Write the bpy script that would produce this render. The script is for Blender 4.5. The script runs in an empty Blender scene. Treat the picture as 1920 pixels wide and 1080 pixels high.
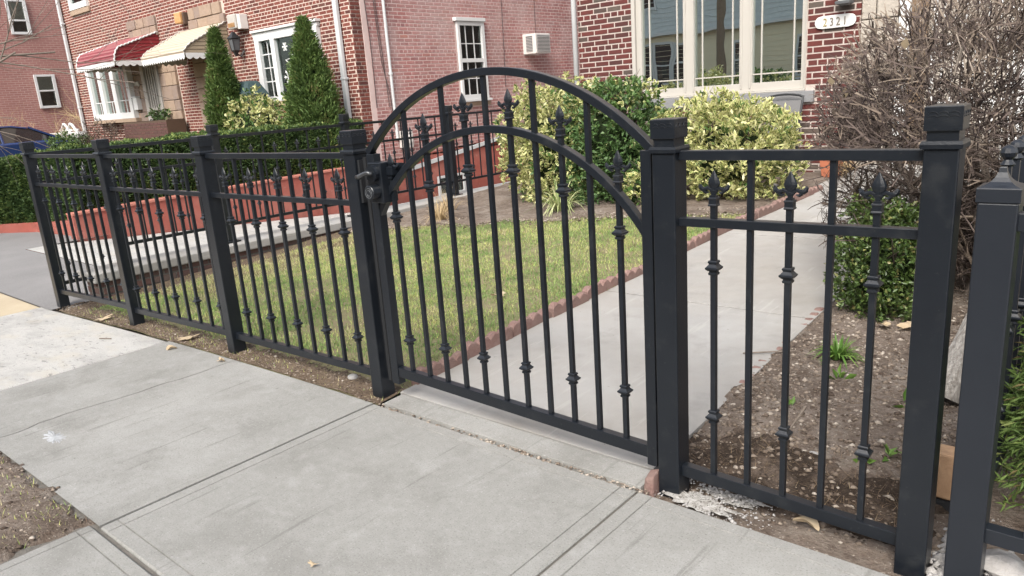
import bpy, bmesh, math, random
import numpy as np
from mathutils import Vector, Matrix, noise as mnoise
rng = np.random.default_rng(7); random.seed(7)
PI = math.pi
SC = bpy.context.scene
COL = SC.collection

# ------------------------------------------------------------------ camera, sky, sun, exposure
cam_d = bpy.data.cameras.new('camera'); cam = bpy.data.objects.new('camera', cam_d); COL.objects.link(cam)
SC.camera = cam
cam_d.sensor_width = 36.0; cam_d.lens = 25.955; cam_d.clip_start = 0.05; cam_d.clip_end = 900
_r = Vector((0.76183, 0.64407, -0.06920)); _u = Vector((-0.11316, 0.23750, 0.96477)); _f = Vector((-0.63782, 0.72716, -0.25382))
cam.matrix_world = Matrix(((_r.x, _u.x, -_f.x, 0.539), (_r.y, _u.y, -_f.y, -2.122), (_r.z, _u.z, -_f.z, 1.424), (0, 0, 0, 1)))
CAM = Vector((0.539, -2.122, 1.424))

SUN_EL = 46.0
SUN_AZ = (0.30, -0.954)
world = bpy.data.worlds.new('World'); SC.world = world; world.use_nodes = True
wn = world.node_tree
for n in list(wn.nodes): wn.nodes.remove(n)
sky = wn.nodes.new('ShaderNodeTexSky'); sky.sky_type = 'NISHITA'; sky.sun_disc = False
sky.sun_elevation = math.radians(SUN_EL); sky.sun_rotation = math.atan2(SUN_AZ[0], SUN_AZ[1])
sky.air_density = 1.0; sky.dust_density = 3.5; sky.ozone_density = 0.6
bg = wn.nodes.new('ShaderNodeBackground'); bg.inputs['Strength'].default_value = 0.15
wo = wn.nodes.new('ShaderNodeOutputWorld')
hsv = wn.nodes.new('ShaderNodeHueSaturation'); hsv.inputs['Saturation'].default_value = 0.42
wn.links.new(sky.outputs[0], hsv.inputs['Color']); wn.links.new(hsv.outputs[0], bg.inputs['Color']); wn.links.new(bg.outputs[0], wo.inputs['Surface'])
sl = bpy.data.lights.new('sun', 'SUN'); sl.energy = 1.5; sl.angle = math.radians(28.0); sl.color = (1.0, 0.95, 0.87)
so = bpy.data.objects.new('sun', sl); COL.objects.link(so)
ce = math.cos(math.radians(SUN_EL))
so.rotation_euler = Vector((-SUN_AZ[0]*ce, -SUN_AZ[1]*ce, -math.sin(math.radians(SUN_EL)))).to_track_quat('-Z', 'Y').to_euler()
so.location = (0, -20, 20)
SC.view_settings.view_transform = 'Standard'; SC.view_settings.look = 'None'
SC.view_settings.exposure = 1.24; SC.view_settings.gamma = 1.0
SC.view_settings.use_curve_mapping = False
SC.cycles.max_bounces = 6; SC.cycles.transparent_max_bounces = 8
SC.cycles.use_denoising = True

# ------------------------------------------------------------------ materials
MATS = {}
def srgb(h):
    h = h.lstrip('#'); c = [int(h[i:i+2], 16)/255 for i in (0, 2, 4)]
    return tuple(((x+0.055)/1.055)**2.4 if x > 0.04045 else x/12.92 for x in c)
def mat(name, col, rough=0.6, col2=None, nscale=8.0, namt=0.5, tone=None, spec=0.5, bump=0.0, bscale=40.0,
        col3=None, n3=1.5, amt3=0.5, metal=0.0, ior=None, stretch=None, trans=0.0, speck=None, thr3=0.5, layers=(), bdist=0.02):
    """Principled material: base colour col, mottled towards col2 by noise, large stains towards col3, optional 'tone' attribute ramp."""
    m = bpy.data.materials.new(name); m.use_nodes = True
    nt = m.node_tree; N = nt.nodes; L = nt.links
    b = N['Principled BSDF']
    b.inputs['Roughness'].default_value = rough; b.inputs['Metallic'].default_value = metal
    b.inputs['Specular IOR Level'].default_value = spec
    if ior: b.inputs['IOR'].default_value = ior
    geo = N.new('ShaderNodeNewGeometry'); pos = geo.outputs['Position']
    if stretch:
        mp = N.new('ShaderNodeMapping'); mp.inputs['Scale'].default_value = stretch
        L.new(pos, mp.inputs['Vector']); pos = mp.outputs[0]
    def noise(sc, det=4.0, r=0.55):
        n = N.new('ShaderNodeTexNoise'); n.inputs['Scale'].default_value = sc; n.inputs['Detail'].default_value = det
        n.inputs['Roughness'].default_value = r
        L.new(pos, n.inputs['Vector']); return n.outputs['Fac']
    def ramp(fac, lo, hi):
        r_ = N.new('ShaderNodeMapRange'); r_.inputs[1].default_value = lo; r_.inputs[2].default_value = hi
        r_.clamp = True; L.new(fac, r_.inputs[0]); return r_.outputs[0]
    def mix(fac, a, c, amt=1.0):
        mx = N.new('ShaderNodeMix'); mx.data_type = 'RGBA'
        if amt != 1.0:
            mu = N.new('ShaderNodeMath'); mu.operation = 'MULTIPLY'; mu.inputs[1].default_value = amt
            L.new(fac, mu.inputs[0]); fac = mu.outputs[0]
        L.new(fac, mx.inputs[0])
        for s, v in ((6, a), (7, c)):
            if isinstance(v, tuple): mx.inputs[s].default_value = (*v[:3], 1)
            else: L.new(v, mx.inputs[s])
        return mx.outputs[2]
    cur = tuple(col)
    if tone:
        at = N.new('ShaderNodeAttribute'); at.attribute_name = 'tone'
        cr = N.new('ShaderNodeValToRGB'); L.new(at.outputs['Fac'], cr.inputs[0])
        els = cr.color_ramp.elements
        while len(els) < len(tone): els.new(0.5)
        for i, (p, c) in enumerate(tone): els[i].position = p; els[i].color = (*c, 1)
        cur = cr.outputs[0]
    if col2: cur = mix(ramp(noise(nscale), 0.3, 0.7), cur, tuple(col2), namt)
    if col3: cur = mix(ramp(noise(n3, 6.0, 0.65), thr3-0.12, thr3+0.16), cur, tuple(col3), amt3)
    if speck:
        cur = mix(ramp(noise(speck[0], 2.0), speck[1], speck[1]+0.06), cur, tuple(speck[2]), speck[3])
    for (lsc, ldet, lo, hi, lc, la, lst) in layers:
        keep = pos
        if lst:
            mp2 = N.new('ShaderNodeMapping'); mp2.inputs['Scale'].default_value = lst; L.new(geo.outputs['Position'], mp2.inputs['Vector']); pos = mp2.outputs[0]
        cur = mix(ramp(noise(lsc, ldet, 0.6), lo, hi), cur, tuple(lc), la); pos = keep
    if isinstance(cur, tuple): b.inputs['Base Color'].default_value = (*cur, 1)
    else: L.new(cur, b.inputs['Base Color'])
    if bump:
        bp = N.new('ShaderNodeBump'); bp.inputs['Strength'].default_value = bump; bp.inputs['Distance'].default_value = bdist
        L.new(noise(bscale, 6.0, 0.65), bp.inputs['Height']); L.new(bp.outputs[0], b.inputs['Normal'])
    if trans:
        # thin leaf: part of the light passes through
        t = N.new('ShaderNodeBsdfTranslucent')
        if isinstance(cur, tuple): t.inputs[0].default_value = (*cur, 1)
        else: L.new(cur, t.inputs[0])
        ms = N.new('ShaderNodeMixShader'); ms.inputs[0].default_value = trans
        out = N['Material Output']
        L.new(b.outputs[0], ms.inputs[1]); L.new(t.outputs[0], ms.inputs[2]); L.new(ms.outputs[0], out.inputs[0])
    MATS[name] = m
    return m
def glass_mat(name, refl_ior=1.9, through=0.55, tint=(0.02, 0.025, 0.025), clear=0.84):
    m = bpy.data.materials.new(name); m.use_nodes = True
    N = m.node_tree.nodes; L = m.node_tree.links
    N.remove(N['Principled BSDF'])
    tr = N.new('ShaderNodeBsdfTransparent'); tr.inputs[0].default_value = (clear*.97, clear, clear*.99, 1)
    df = N.new('ShaderNodeBsdfDiffuse'); df.inputs[0].default_value = (*tint, 1)
    m1 = N.new('ShaderNodeMixShader'); m1.inputs[0].default_value = 1-through
    L.new(tr.outputs[0], m1.inputs[1]); L.new(df.outputs[0], m1.inputs[2])
    gl = N.new('ShaderNodeBsdfGlossy'); gl.inputs['Roughness'].default_value = 0.005; gl.inputs[0].default_value = (0.86, 0.97, 0.93, 1)
    nz = N.new('ShaderNodeTexNoise'); nz.inputs['Scale'].default_value = 2.2; nz.inputs['Detail'].default_value = 1.0
    g = N.new('ShaderNodeNewGeometry'); L.new(g.outputs['Position'], nz.inputs['Vector'])
    bp = N.new('ShaderNodeBump'); bp.inputs['Strength'].default_value = 0.02; bp.inputs['Distance'].default_value = 0.05
    L.new(nz.outputs['Fac'], bp.inputs['Height']); L.new(bp.outputs[0], gl.inputs['Normal'])
    fr = N.new('ShaderNodeFresnel'); fr.inputs[0].default_value = refl_ior
    ms = N.new('ShaderNodeMixShader'); L.new(fr.outputs[0], ms.inputs[0]); L.new(m1.outputs[0], ms.inputs[1]); L.new(gl.outputs[0], ms.inputs[2])
    L.new(ms.outputs[0], N['Material Output'].inputs[0])
    MATS[name] = m; return m

M = {}
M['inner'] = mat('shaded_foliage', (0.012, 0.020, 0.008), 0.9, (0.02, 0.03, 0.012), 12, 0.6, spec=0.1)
M['iron'] = mat('black_paint', (0.0062, 0.0082, 0.0118), 0.31, (0.010, 0.0125, 0.0165), 6, 0.5, bump=0.07, bscale=160, spec=0.45, layers=[(11, 6, .56, .70, (0.026, 0.028, 0.030), .45, None), (70, 3, .66, .72, (0.035, 0.036, 0.036), .5, None)])
M['iron2'] = mat('neighbour_black_paint', (0.009, 0.0115, 0.0165), 0.38, (0.013, 0.016, 0.022), 5, 0.5, bump=0.05, bscale=120, spec=0.5)
M['steel'] = mat('worn_steel', (0.075, 0.078, 0.082), 0.30, metal=0.6)
M['concrete'] = mat('sidewalk_concrete', (0.235, 0.231, 0.216), 0.9, (0.29, 0.286, 0.27), 26, 0.6, bump=0.35, bscale=420, bdist=0.008, spec=0.25, speck=(330, 0.60, (0.15, 0.147, 0.137), 0.6), layers=[(2.3, 6, .50, .72, (0.135, 0.130, 0.116), .55, None), (0.75, 5, .48, .66, (0.36, 0.355, 0.34), .60, None), (7.5, 5, .56, .72, (0.33, 0.325, 0.31), .5, None), (30, 3, .62, .70, (0.12, 0.115, 0.105), .45, (1, .06, 1)), (34, 3, .70, .74, (0.085, 0.08, 0.07), .55, None), (95, 2, .67, .71, (0.38, 0.375, 0.36), .5, None), (150, 2, .54, .68, (0.13, 0.127, 0.117), .5, None), (110, 3, .60, .70, (0.40, 0.395, 0.38), .45, None)])
M['concrete_pale'] = mat('pale_concrete', (0.42, 0.41, 0.39), 0.9, (0.49, 0.48, 0.455), 14, 0.6, bump=0.6, bscale=120, bdist=0.015, layers=[(3.2, 6, .52, .66, (0.46, 0.415, 0.33), .35, (1, 2.2, 1)), (14, 4, .60, .68, (0.13, 0.13, 0.13), .6, (1, 2.6, 1))],
                    col3=(0.25, 0.245, 0.235), n3=2.6, amt3=0.7, spec=0.25, speck=(120, 0.60, (0.17, 0.17, 0.17), 0.6), stretch=(1, 1.9, 1), thr3=0.6)
M['concrete_tan'] = mat('tan_concrete', (0.40, 0.335, 0.235), 0.9, (0.44, 0.375, 0.275), 14, 0.6, bump=0.2, bscale=150, spec=0.25,
                    col3=(0.33, 0.27, 0.19), n3=2.0, amt3=0.5)
M['path'] = mat('path_concrete', (0.29, 0.285, 0.275), 0.9, (0.345, 0.338, 0.325), 9, 0.6, bump=0.3, bscale=380, bdist=0.008, spec=0.25, layers=[(1.6, 6, .50, .70, (0.20, 0.185, 0.16), .5, None), (0.6, 5, .5, .7, (0.40, 0.39, 0.375), .5, None), (5, 5, .58, .74, (0.215, 0.205, 0.19), .5, None), (30, 3, .71, .75, (0.10, 0.09, 0.08), .6, None), (22, 3, .62, .70, (0.40, 0.385, 0.36), .4, (1, .08, 1))],
                    col3=(0.285, 0.255, 0.22), n3=0.9, amt3=0.5, speck=(220, 0.64, (0.18, 0.175, 0.165), 0.5))
M['joint'] = mat('joint_dirt', (0.10, 0.092, 0.08), 1.0, (0.17, 0.155, 0.135), 40, 0.7, bump=0.5, bscale=80)
M['asphalt'] = mat('driveway_asphalt', (0.165, 0.16, 0.16), 0.95, (0.235, 0.228, 0.222), 60, 0.7, bump=0.4, bscale=200,
                    col3=(0.26, 0.253, 0.248), n3=0.8, amt3=0.6, spec=0.3)
M['road'] = mat('road_asphalt', (0.06, 0.06, 0.062), 0.95, (0.1, 0.1, 0.1), 60, 0.6, bump=0.4, bscale=200)
M['soil'] = mat('garden_soil', (0.155, 0.120, 0.095), 1.0, (0.28, 0.235, 0.20), 30, 0.7, bump=1.0, bscale=60, layers=[(5, 6, .52, .66, (0.27, 0.235, 0.20), .6, None), (14, 5, .56, .68, (0.07, 0.048, 0.036), .7, None)],
                    col3=(0.058, 0.039, 0.028), n3=2.2, amt3=0.65, spec=0.15, speck=(90, 0.64, (0.40, 0.35, 0.29), 0.7))
M['soil_dirt'] = mat('trodden_dirt', (0.115, 0.083, 0.058), 1.0, (0.20, 0.155, 0.11), 16, 0.8, bump=0.9, bscale=60, col3=(0.07, 0.048, 0.034), n3=4.0, amt3=0.7, spec=0.15, speck=(70, 0.62, (0.30, 0.25, 0.17), 0.6))
M['soil_dark'] = mat('mulch_soil', (0.034, 0.025, 0.019), 1.0, (0.066, 0.049, 0.038), 30, 0.6, bump=0.9, bscale=60, spec=0.15, layers=[(6, 6, .50, .64, (0.13, 0.10, 0.08), .8, None), (25, 4, .60, .70, (0.15, 0.115, 0.09), .6, None)])
M['lawn'] = mat('lawn_earth', (0.14, 0.155, 0.065), 1.0, (0.26, 0.215, 0.14), 9, 0.7, bump=0.6, bscale=70,
                    col3=(0.19, 0.14, 0.10), n3=2.0, amt3=0.6, spec=0.15)
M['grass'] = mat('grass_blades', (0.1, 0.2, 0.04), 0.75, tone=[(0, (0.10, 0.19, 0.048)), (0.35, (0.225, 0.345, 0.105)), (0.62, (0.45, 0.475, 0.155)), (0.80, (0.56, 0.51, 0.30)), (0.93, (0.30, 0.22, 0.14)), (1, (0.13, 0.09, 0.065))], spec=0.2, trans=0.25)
M['brick_near'] = mat('dark_red_brick', (0.2, 0.05, 0.04), 0.88, (0.07, 0.03, 0.026), 26, 0.42,
                    tone=[(0, (0.135, 0.036, 0.031)), (0.5, (0.100, 0.030, 0.027)), (0.78, (0.070, 0.031, 0.029)), (0.86, (0.085, 0.073, 0.062)), (1, (0.115, 0.098, 0.08))], bump=0.5, bscale=90, spec=0.25)
M['mortar_near'] = mat('pale_mortar', (0.50, 0.43, 0.39), 0.95, (0.40, 0.335, 0.30), 20, 0.6, bump=0.5, bscale=120, spec=0.2)
M['brick_left'] = mat('red_brick', (0.3, 0.09, 0.06), 0.88, (0.15, 0.045, 0.036), 14, 0.35,
                    tone=[(0, (0.195, 0.066, 0.050)), (0.55, (0.145, 0.047, 0.037)), (0.85, (0.082, 0.034, 0.030)), (1, (0.125, 0.070, 0.054))], bump=0.4, bscale=60, spec=0.2)
M['mortar_left'] = mat('pink_mortar', (0.55, 0.45, 0.385), 0.95, (0.44, 0.35, 0.295), 7, 0.6, spec=0.2)
M['brick_pink'] = mat('faded_pink_brick', (0.3, 0.15, 0.14), 0.9, (0.32, 0.13, 0.115), 7, 0.6,
                    tone=[(0, (0.42, 0.215, 0.20)), (0.55, (0.36, 0.165, 0.155)), (0.85, (0.27, 0.14, 0.14)), (1, (0.42, 0.185, 0.14))], bump=0.4, bscale=60, spec=0.2,
                    col3=(0.45, 0.33, 0.31), n3=1.4, amt3=0.75, layers=[(0.8, 6, .50, .68, (0.24, 0.105, 0.095), .55, None), (5, 5, .58, .72, (0.47, 0.40, 0.38), .45, (1, 1, 2.5))])
M['mortar_pink'] = mat('faded_mortar', (0.60, 0.47, 0.44), 0.95, (0.50, 0.37, 0.345), 5, 0.7, spec=0.2)
M['red_paint'] = mat('red_painted_masonry', (0.33, 0.098, 0.076), 0.85, (0.28, 0.078, 0.060), 5, 0.7, bump=0.35, bscale=50, spec=0.2,
                    col3=(0.38, 0.16, 0.13), n3=1.6, amt3=0.7, layers=[(4, 6, .55, .72, (0.17, 0.07, 0.057), .55, None), (9, 4, .62, .72, (0.40, 0.24, 0.20), .5, None)])
M['red_edge'] = mat('faded_red_coping', (0.42, 0.17, 0.13), 0.85, (0.36, 0.13, 0.10), 6, 0.5, spec=0.2)
M['white'] = mat('white_paint', (0.62, 0.62, 0.61), 0.5, (0.57, 0.57, 0.56), 3, 0.4)
M['cream'] = mat('cream_vinyl_frame', (0.41, 0.385, 0.345), 0.55, (0.375, 0.35, 0.315), 3, 0.4)
M['pipe'] = mat('white_downspout_paint', (0.52, 0.53, 0.53), 0.5, (0.42, 0.43, 0.43), 5, 0.5)
M['granite'] = mat('speckled_granite', (0.17, 0.17, 0.175), 0.75, (0.25, 0.25, 0.25), 120, 0.7, speck=(200, 0.58, (0.12, 0.12, 0.13), 0.8), bump=0.2, bscale=150)
M['stone'] = mat('tan_sandstone', (0.34, 0.255, 0.185), 0.9, (0.26, 0.185, 0.13), 9, 0.6,
                    tone=[(0, (0.36, 0.27, 0.20)), (0.5, (0.295, 0.225, 0.185)), (1, (0.235, 0.185, 0.165))], bump=0.6, bscale=25, spec=0.2)
M['stone_near'] = mat('grey_fieldstone', (0.40, 0.36, 0.31), 0.9, (0.30, 0.265, 0.225), 7, 0.6, bump=0.7, bscale=25, spec=0.2)
M['awn_red'] = mat('red_awning_metal', (0.20, 0.016, 0.022), 0.45, (0.17, 0.014, 0.019), 4, 0.5)
M['awn_red_pale'] = mat('faded_red_awning_metal', (0.3, 0.06, 0.07), 0.42, (0.30, 0.05, 0.06), 3, 0.3, tone=[(0, (0.17, 0.022, 0.030)), (0.6, (0.19, 0.045, 0.050)), (1, (0.29, 0.125, 0.127))])
M['awn_tan'] = mat('tan_awning_metal', (0.5, 0.4, 0.3), 0.45, (0.42, 0.34, 0.25), 4, 0.3, tone=[(0, (0.36, 0.285, 0.205)), (1, (0.50, 0.42, 0.33))])
M['awn_beige'] = mat('beige_awning_side', (0.29, 0.235, 0.16), 0.5, (0.26, 0.21, 0.145), 4, 0.5)
M['glass'] = glass_mat('window_glass', 9.0, 0.42)
M['glass_dark'] = glass_mat('dark_window_glass', 1.7, 0.93, (0.012, 0.015, 0.017), 0.95)
M['room'] = mat('dark_room', (0.05, 0.05, 0.048), 0.95)
M['blind'] = mat('window_blind', (0.30, 0.30, 0.28), 0.8)
M['curtain'] = mat('pale_curtain', (0.55, 0.53, 0.48), 0.9, (0.42, 0.40, 0.36), 8, 0.6)
M['brown'] = mat('brown_door_paint', (0.16, 0.105, 0.062), 0.6, (0.12, 0.08, 0.05), 6, 0.5)
M['wood_brown'] = mat('dark_wood_trim', (0.085, 0.05, 0.032), 0.7, (0.06, 0.036, 0.025), 10, 0.5)
M['dark'] = mat('dark_plastic', (0.018, 0.019, 0.021), 0.5)
M['ac_grille'] = mat('grey_louver', (0.10, 0.105, 0.11), 0.6)
M['ac_body'] = mat('ac_casing', (0.63, 0.60, 0.57), 0.5, (0.55, 0.50, 0.46), 6, 0.5)
M['rusty'] = mat('rusty_case', (0.42, 0.20, 0.06), 0.7, (0.52, 0.36, 0.20), 12, 0.6)
M['plaque'] = mat('white_plaque', (0.62, 0.61, 0.59), 0.45)
M['gold'] = mat('dull_gold_numerals', (0.36, 0.29, 0.13), 0.4, metal=0.3)
M['numeral'] = mat('dark_numerals', (0.17, 0.145, 0.11), 0.45)
M['edging'] = mat('terracotta_edging', (0.235, 0.14, 0.122), 0.95, (0.34, 0.24, 0.21), 24, 0.6, bump=0.7, bscale=90, spec=0.2,
                    col3=(0.16, 0.115, 0.10), n3=3.0, amt3=0.6)
M['terra'] = mat('terracotta_pot', (0.40, 0.135, 0.07), 0.8, (0.34, 0.11, 0.06), 6, 0.5)
M['bark'] = mat('grey_brown_bark', (0.215, 0.18, 0.15), 0.95, (0.115, 0.09, 0.076), 18, 0.6, bump=0.6, bscale=60, spec=0.2)
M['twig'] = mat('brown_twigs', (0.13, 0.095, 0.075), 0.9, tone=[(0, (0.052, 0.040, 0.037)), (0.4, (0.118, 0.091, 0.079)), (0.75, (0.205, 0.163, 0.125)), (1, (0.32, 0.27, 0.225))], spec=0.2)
M['twig_straw'] = mat('straw_twigs', (0.46, 0.35, 0.20), 0.9, (0.36, 0.26, 0.15), 10, 0.5, spec=0.2)
M['old_wood'] = mat('weathered_grey_wood', (0.56, 0.53, 0.49), 0.95, (0.20, 0.175, 0.15), 26, 0.8, bump=0.9, bscale=40, stretch=(3, 3, 0.6), spec=0.15)
M['timber'] = mat('cut_timber', (0.40, 0.255, 0.15), 0.85, (0.28, 0.165, 0.095), 30, 0.6, bump=0.3, bscale=60)
M['pebble'] = mat('pebbles', (0.3, 0.27, 0.23), 0.9, tone=[(0, (0.06, 0.043, 0.033)), (0.4, (0.13, 0.10, 0.078)), (0.75, (0.225, 0.182, 0.144)), (1, (0.37, 0.325, 0.275))], spec=0.2)
M['rock'] = mat('grey_rock', (0.40, 0.385, 0.37), 0.9, (0.24, 0.225, 0.215), 20, 0.7, bump=0.6, bscale=40)
M['plaster'] = mat('spilled_mortar', (0.40, 0.39, 0.37), 1.0, (0.17, 0.155, 0.135), 45, 0.9, bump=0.5, bscale=140, bdist=0.006, speck=(110, 0.56, (0.07, 0.06, 0.05), 0.8))
M['chalk'] = mat('chalk_dust', (0.36, 0.375, 0.39), 1.0, (0.25, 0.25, 0.245), 40, 0.8, bump=0.2, bscale=120)
M['dead_leaf'] = mat('dry_leaf', (0.42, 0.32, 0.20), 0.85, (0.52, 0.44, 0.32), 20, 0.6, trans=0.2)
M['leaf_variegated'] = mat('variegated_leaf', (0.4, 0.4, 0.1), 0.5,
      tone=[(0.0, (0.050, 0.110, 0.026)), (0.30, (0.085, 0.150, 0.034)), (0.44, (0.44, 0.44, 0.16)), (0.72, (0.58, 0.55, 0.28)), (1.0, (0.68, 0.65, 0.42))], spec=0.4, trans=0.15)
M['leaf_green'] = mat('green_leaf', (0.06, 0.12, 0.03), 0.45,
      tone=[(0.0, (0.040, 0.082, 0.027)), (0.5, (0.080, 0.150, 0.046)), (0.85, (0.15, 0.225, 0.075)), (1.0, (0.45, 0.46, 0.22))], spec=0.45, trans=0.15)
M['leaf_box'] = mat('boxwood_leaf', (0.06, 0.12, 0.03), 0.4,
      tone=[(0.0, (0.032, 0.060, 0.016)), (0.5, (0.070, 0.115, 0.028)), (0.85, (0.14, 0.19, 0.055)), (1.0, (0.25, 0.22, 0.085))], spec=0.5, trans=0.15)
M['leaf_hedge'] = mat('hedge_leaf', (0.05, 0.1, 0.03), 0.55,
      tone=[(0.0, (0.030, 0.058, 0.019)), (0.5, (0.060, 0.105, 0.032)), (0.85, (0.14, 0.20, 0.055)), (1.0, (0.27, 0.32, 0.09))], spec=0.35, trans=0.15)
M['leaf_thuja'] = mat('thuja_spray', (0.05, 0.1, 0.03), 0.65,
      tone=[(0.0, (0.042, 0.078, 0.020)), (0.5, (0.088, 0.145, 0.036)), (0.85, (0.145, 0.21, 0.055)), (1.0, (0.20, 0.165, 0.07))], spec=0.3, trans=0.15)
M['leaf_blade'] = mat('striped_blade', (0.3, 0.36, 0.14), 0.5, tone=[(0, (0.10, 0.18, 0.05)), (0.5, (0.34, 0.40, 0.16)), (1, (0.52, 0.52, 0.29))], spec=0.4, trans=0.15)
M['leaf_bright'] = mat('fresh_green_blade', (0.16, 0.33, 0.05), 0.5, tone=[(0, (0.07, 0.155, 0.025)), (1, (0.17, 0.28, 0.06))], spec=0.4, trans=0.2)
M['fabric'] = mat('grey_mesh_fabric', (0.125, 0.122, 0.122), 0.8)
M['car_blue'] = mat('dark_blue_car_paint', (0.018, 0.035, 0.11), 0.12, spec=0.8)
M['car_silver'] = mat('silver_car_paint', (0.50, 0.52, 0.53), 0.15, spec=0.7)
M['car_glass'] = mat('car_glass', (0.01, 0.012, 0.014), 0.04, spec=0.9)
M['rubber'] = mat('tyre_rubber', (0.015, 0.015, 0.016), 0.8)
M['lamp_glass'] = mat('headlight_lens', (0.6, 0.62, 0.63), 0.1)
M['siding_grey'] = mat('grey_shingle_siding', (0.60, 0.63, 0.63), 0.9, (0.52, 0.55, 0.55), 10, 0.6, bump=0.3, bscale=20)
M['siding_tan'] = mat('tan_siding', (0.80, 0.70, 0.50), 0.85, (0.74, 0.64, 0.46), 4, 0.5)
M['pole'] = mat('pole_wood', (0.22, 0.15, 0.10), 0.9, (0.15, 0.10, 0.07), 12, 0.6, stretch=(4, 4, 0.5))
M['roof'] = mat('roof_shingles', (0.09, 0.085, 0.085), 0.9, (0.13, 0.12, 0.12), 8, 0.6)
M['skin'] = mat('skin', (0.46, 0.28, 0.20), 0.6)
M['cloth'] = mat('dark_clothing', (0.03, 0.032, 0.036), 0.85)
M['tarp'] = mat('dark_green_grill_cover', (0.022, 0.045, 0.048), 0.6, (0.04, 0.075, 0.08), 6, 0.5)
M['frost'] = mat('white_star_wire', (0.72, 0.72, 0.70), 0.6)
M['string'] = mat('grey_cable', (0.05, 0.035, 0.035), 0.7)

# far brick wall (too far to tell single bricks apart): brick texture on (y, z)
def brick_tex(name, c1, c2, mo, swap=True):
    m = bpy.data.materials.new(name); m.use_nodes = True
    N = m.node_tree.nodes; L = m.node_tree.links; b = N['Principled BSDF']; b.inputs['Roughness'].default_value = 0.9
    g = N.new('ShaderNodeNewGeometry'); s = N.new('ShaderNodeSeparateXYZ'); c = N.new('ShaderNodeCombineXYZ')
    L.new(g.outputs['Position'], s.inputs[0]); L.new(s.outputs[1 if swap else 0], c.inputs[0]); L.new(s.outputs[2], c.inputs[1])
    t = N.new('ShaderNodeTexBrick'); L.new(c.outputs[0], t.inputs['Vector'])
    t.inputs['Color1'].default_value = (*c1, 1); t.inputs['Color2'].default_value = (*c2, 1); t.inputs['Mortar'].default_value = (*mo, 1)
    t.inputs['Scale'].default_value = 1.0; t.inputs['Brick Width'].default_value = 0.22; t.inputs['Row Height'].default_value = 0.0715; t.inputs['Mortar Size'].default_value = 0.009
    n = N.new('ShaderNodeTexNoise'); n.inputs['Scale'].default_value = 1.2; n.inputs['Detail'].default_value = 5
    L.new(g.outputs['Position'], n.inputs['Vector'])
    mx = N.new('ShaderNodeMix'); mx.data_type = 'RGBA'; L.new(n.outputs['Fac'], mx.inputs[0]); L.new(t.outputs['Color'], mx.inputs[6])
    mx.inputs[7].default_value = (*[x*0.75 for x in c1], 1)
    L.new(mx.outputs[2], b.inputs['Base Color'])
    bp = N.new('ShaderNodeBump'); bp.inputs['Strength'].default_value = 0.4; bp.inputs['Distance'].default_value = 0.01; bp.invert = True
    L.new(t.outputs['Fac'], bp.inputs['Height']); L.new(bp.outputs[0], b.inputs['Normal'])
    MATS[name] = m; return m
M['brick_far'] = brick_tex('far_pink_brick', (0.37, 0.175, 0.15), (0.29, 0.13, 0.115), (0.52, 0.38, 0.34))
M['brick_far_x'] = brick_tex('far_red_brick', (0.24, 0.062, 0.048), (0.18, 0.048, 0.04), (0.45, 0.32, 0.27), False)

# ------------------------------------------------------------------ object helpers
def wloc(o):
    v = Vector((0, 0, 0))
    while o is not None: v = v + o.location; o = o.parent
    return v
def tag(o, label=None, cat=None, group=None, kind=None):
    if label: o['label'] = label
    if cat: o['category'] = cat
    if group: o['group'] = group
    if kind: o['kind'] = kind
    return o
def thing(name, loc, label, cat, group=None):
    o = bpy.data.objects.new(name, None); COL.objects.link(o); o.location = loc
    o.empty_display_size = 0.1
    return tag(o, label, cat, group)
def link(name, me, parent=None, loc=(0, 0, 0), rot=None):
    o = bpy.data.objects.new(name, me); COL.objects.link(o)
    if parent is not None: o.parent = parent
    o.location = loc
    if rot: o.rotation_euler = rot
    return o
def cp(o, parent=None, loc=None, rot=None):
    c = o.copy(); COL.objects.link(c)
    c.parent = parent
    if loc is not None: c.location = loc
    if rot is not None: c.rotation_euler = rot
    return c
def kids(o): return [c for c in bpy.data.objects if c.parent == o]
def cp_tree(o, parent, loc=None, rot=None):
    ch = [c for c in o.children]
    c = cp(o, parent, loc, rot)
    for k in ch: cp_tree(k, c)
    return c

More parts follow.
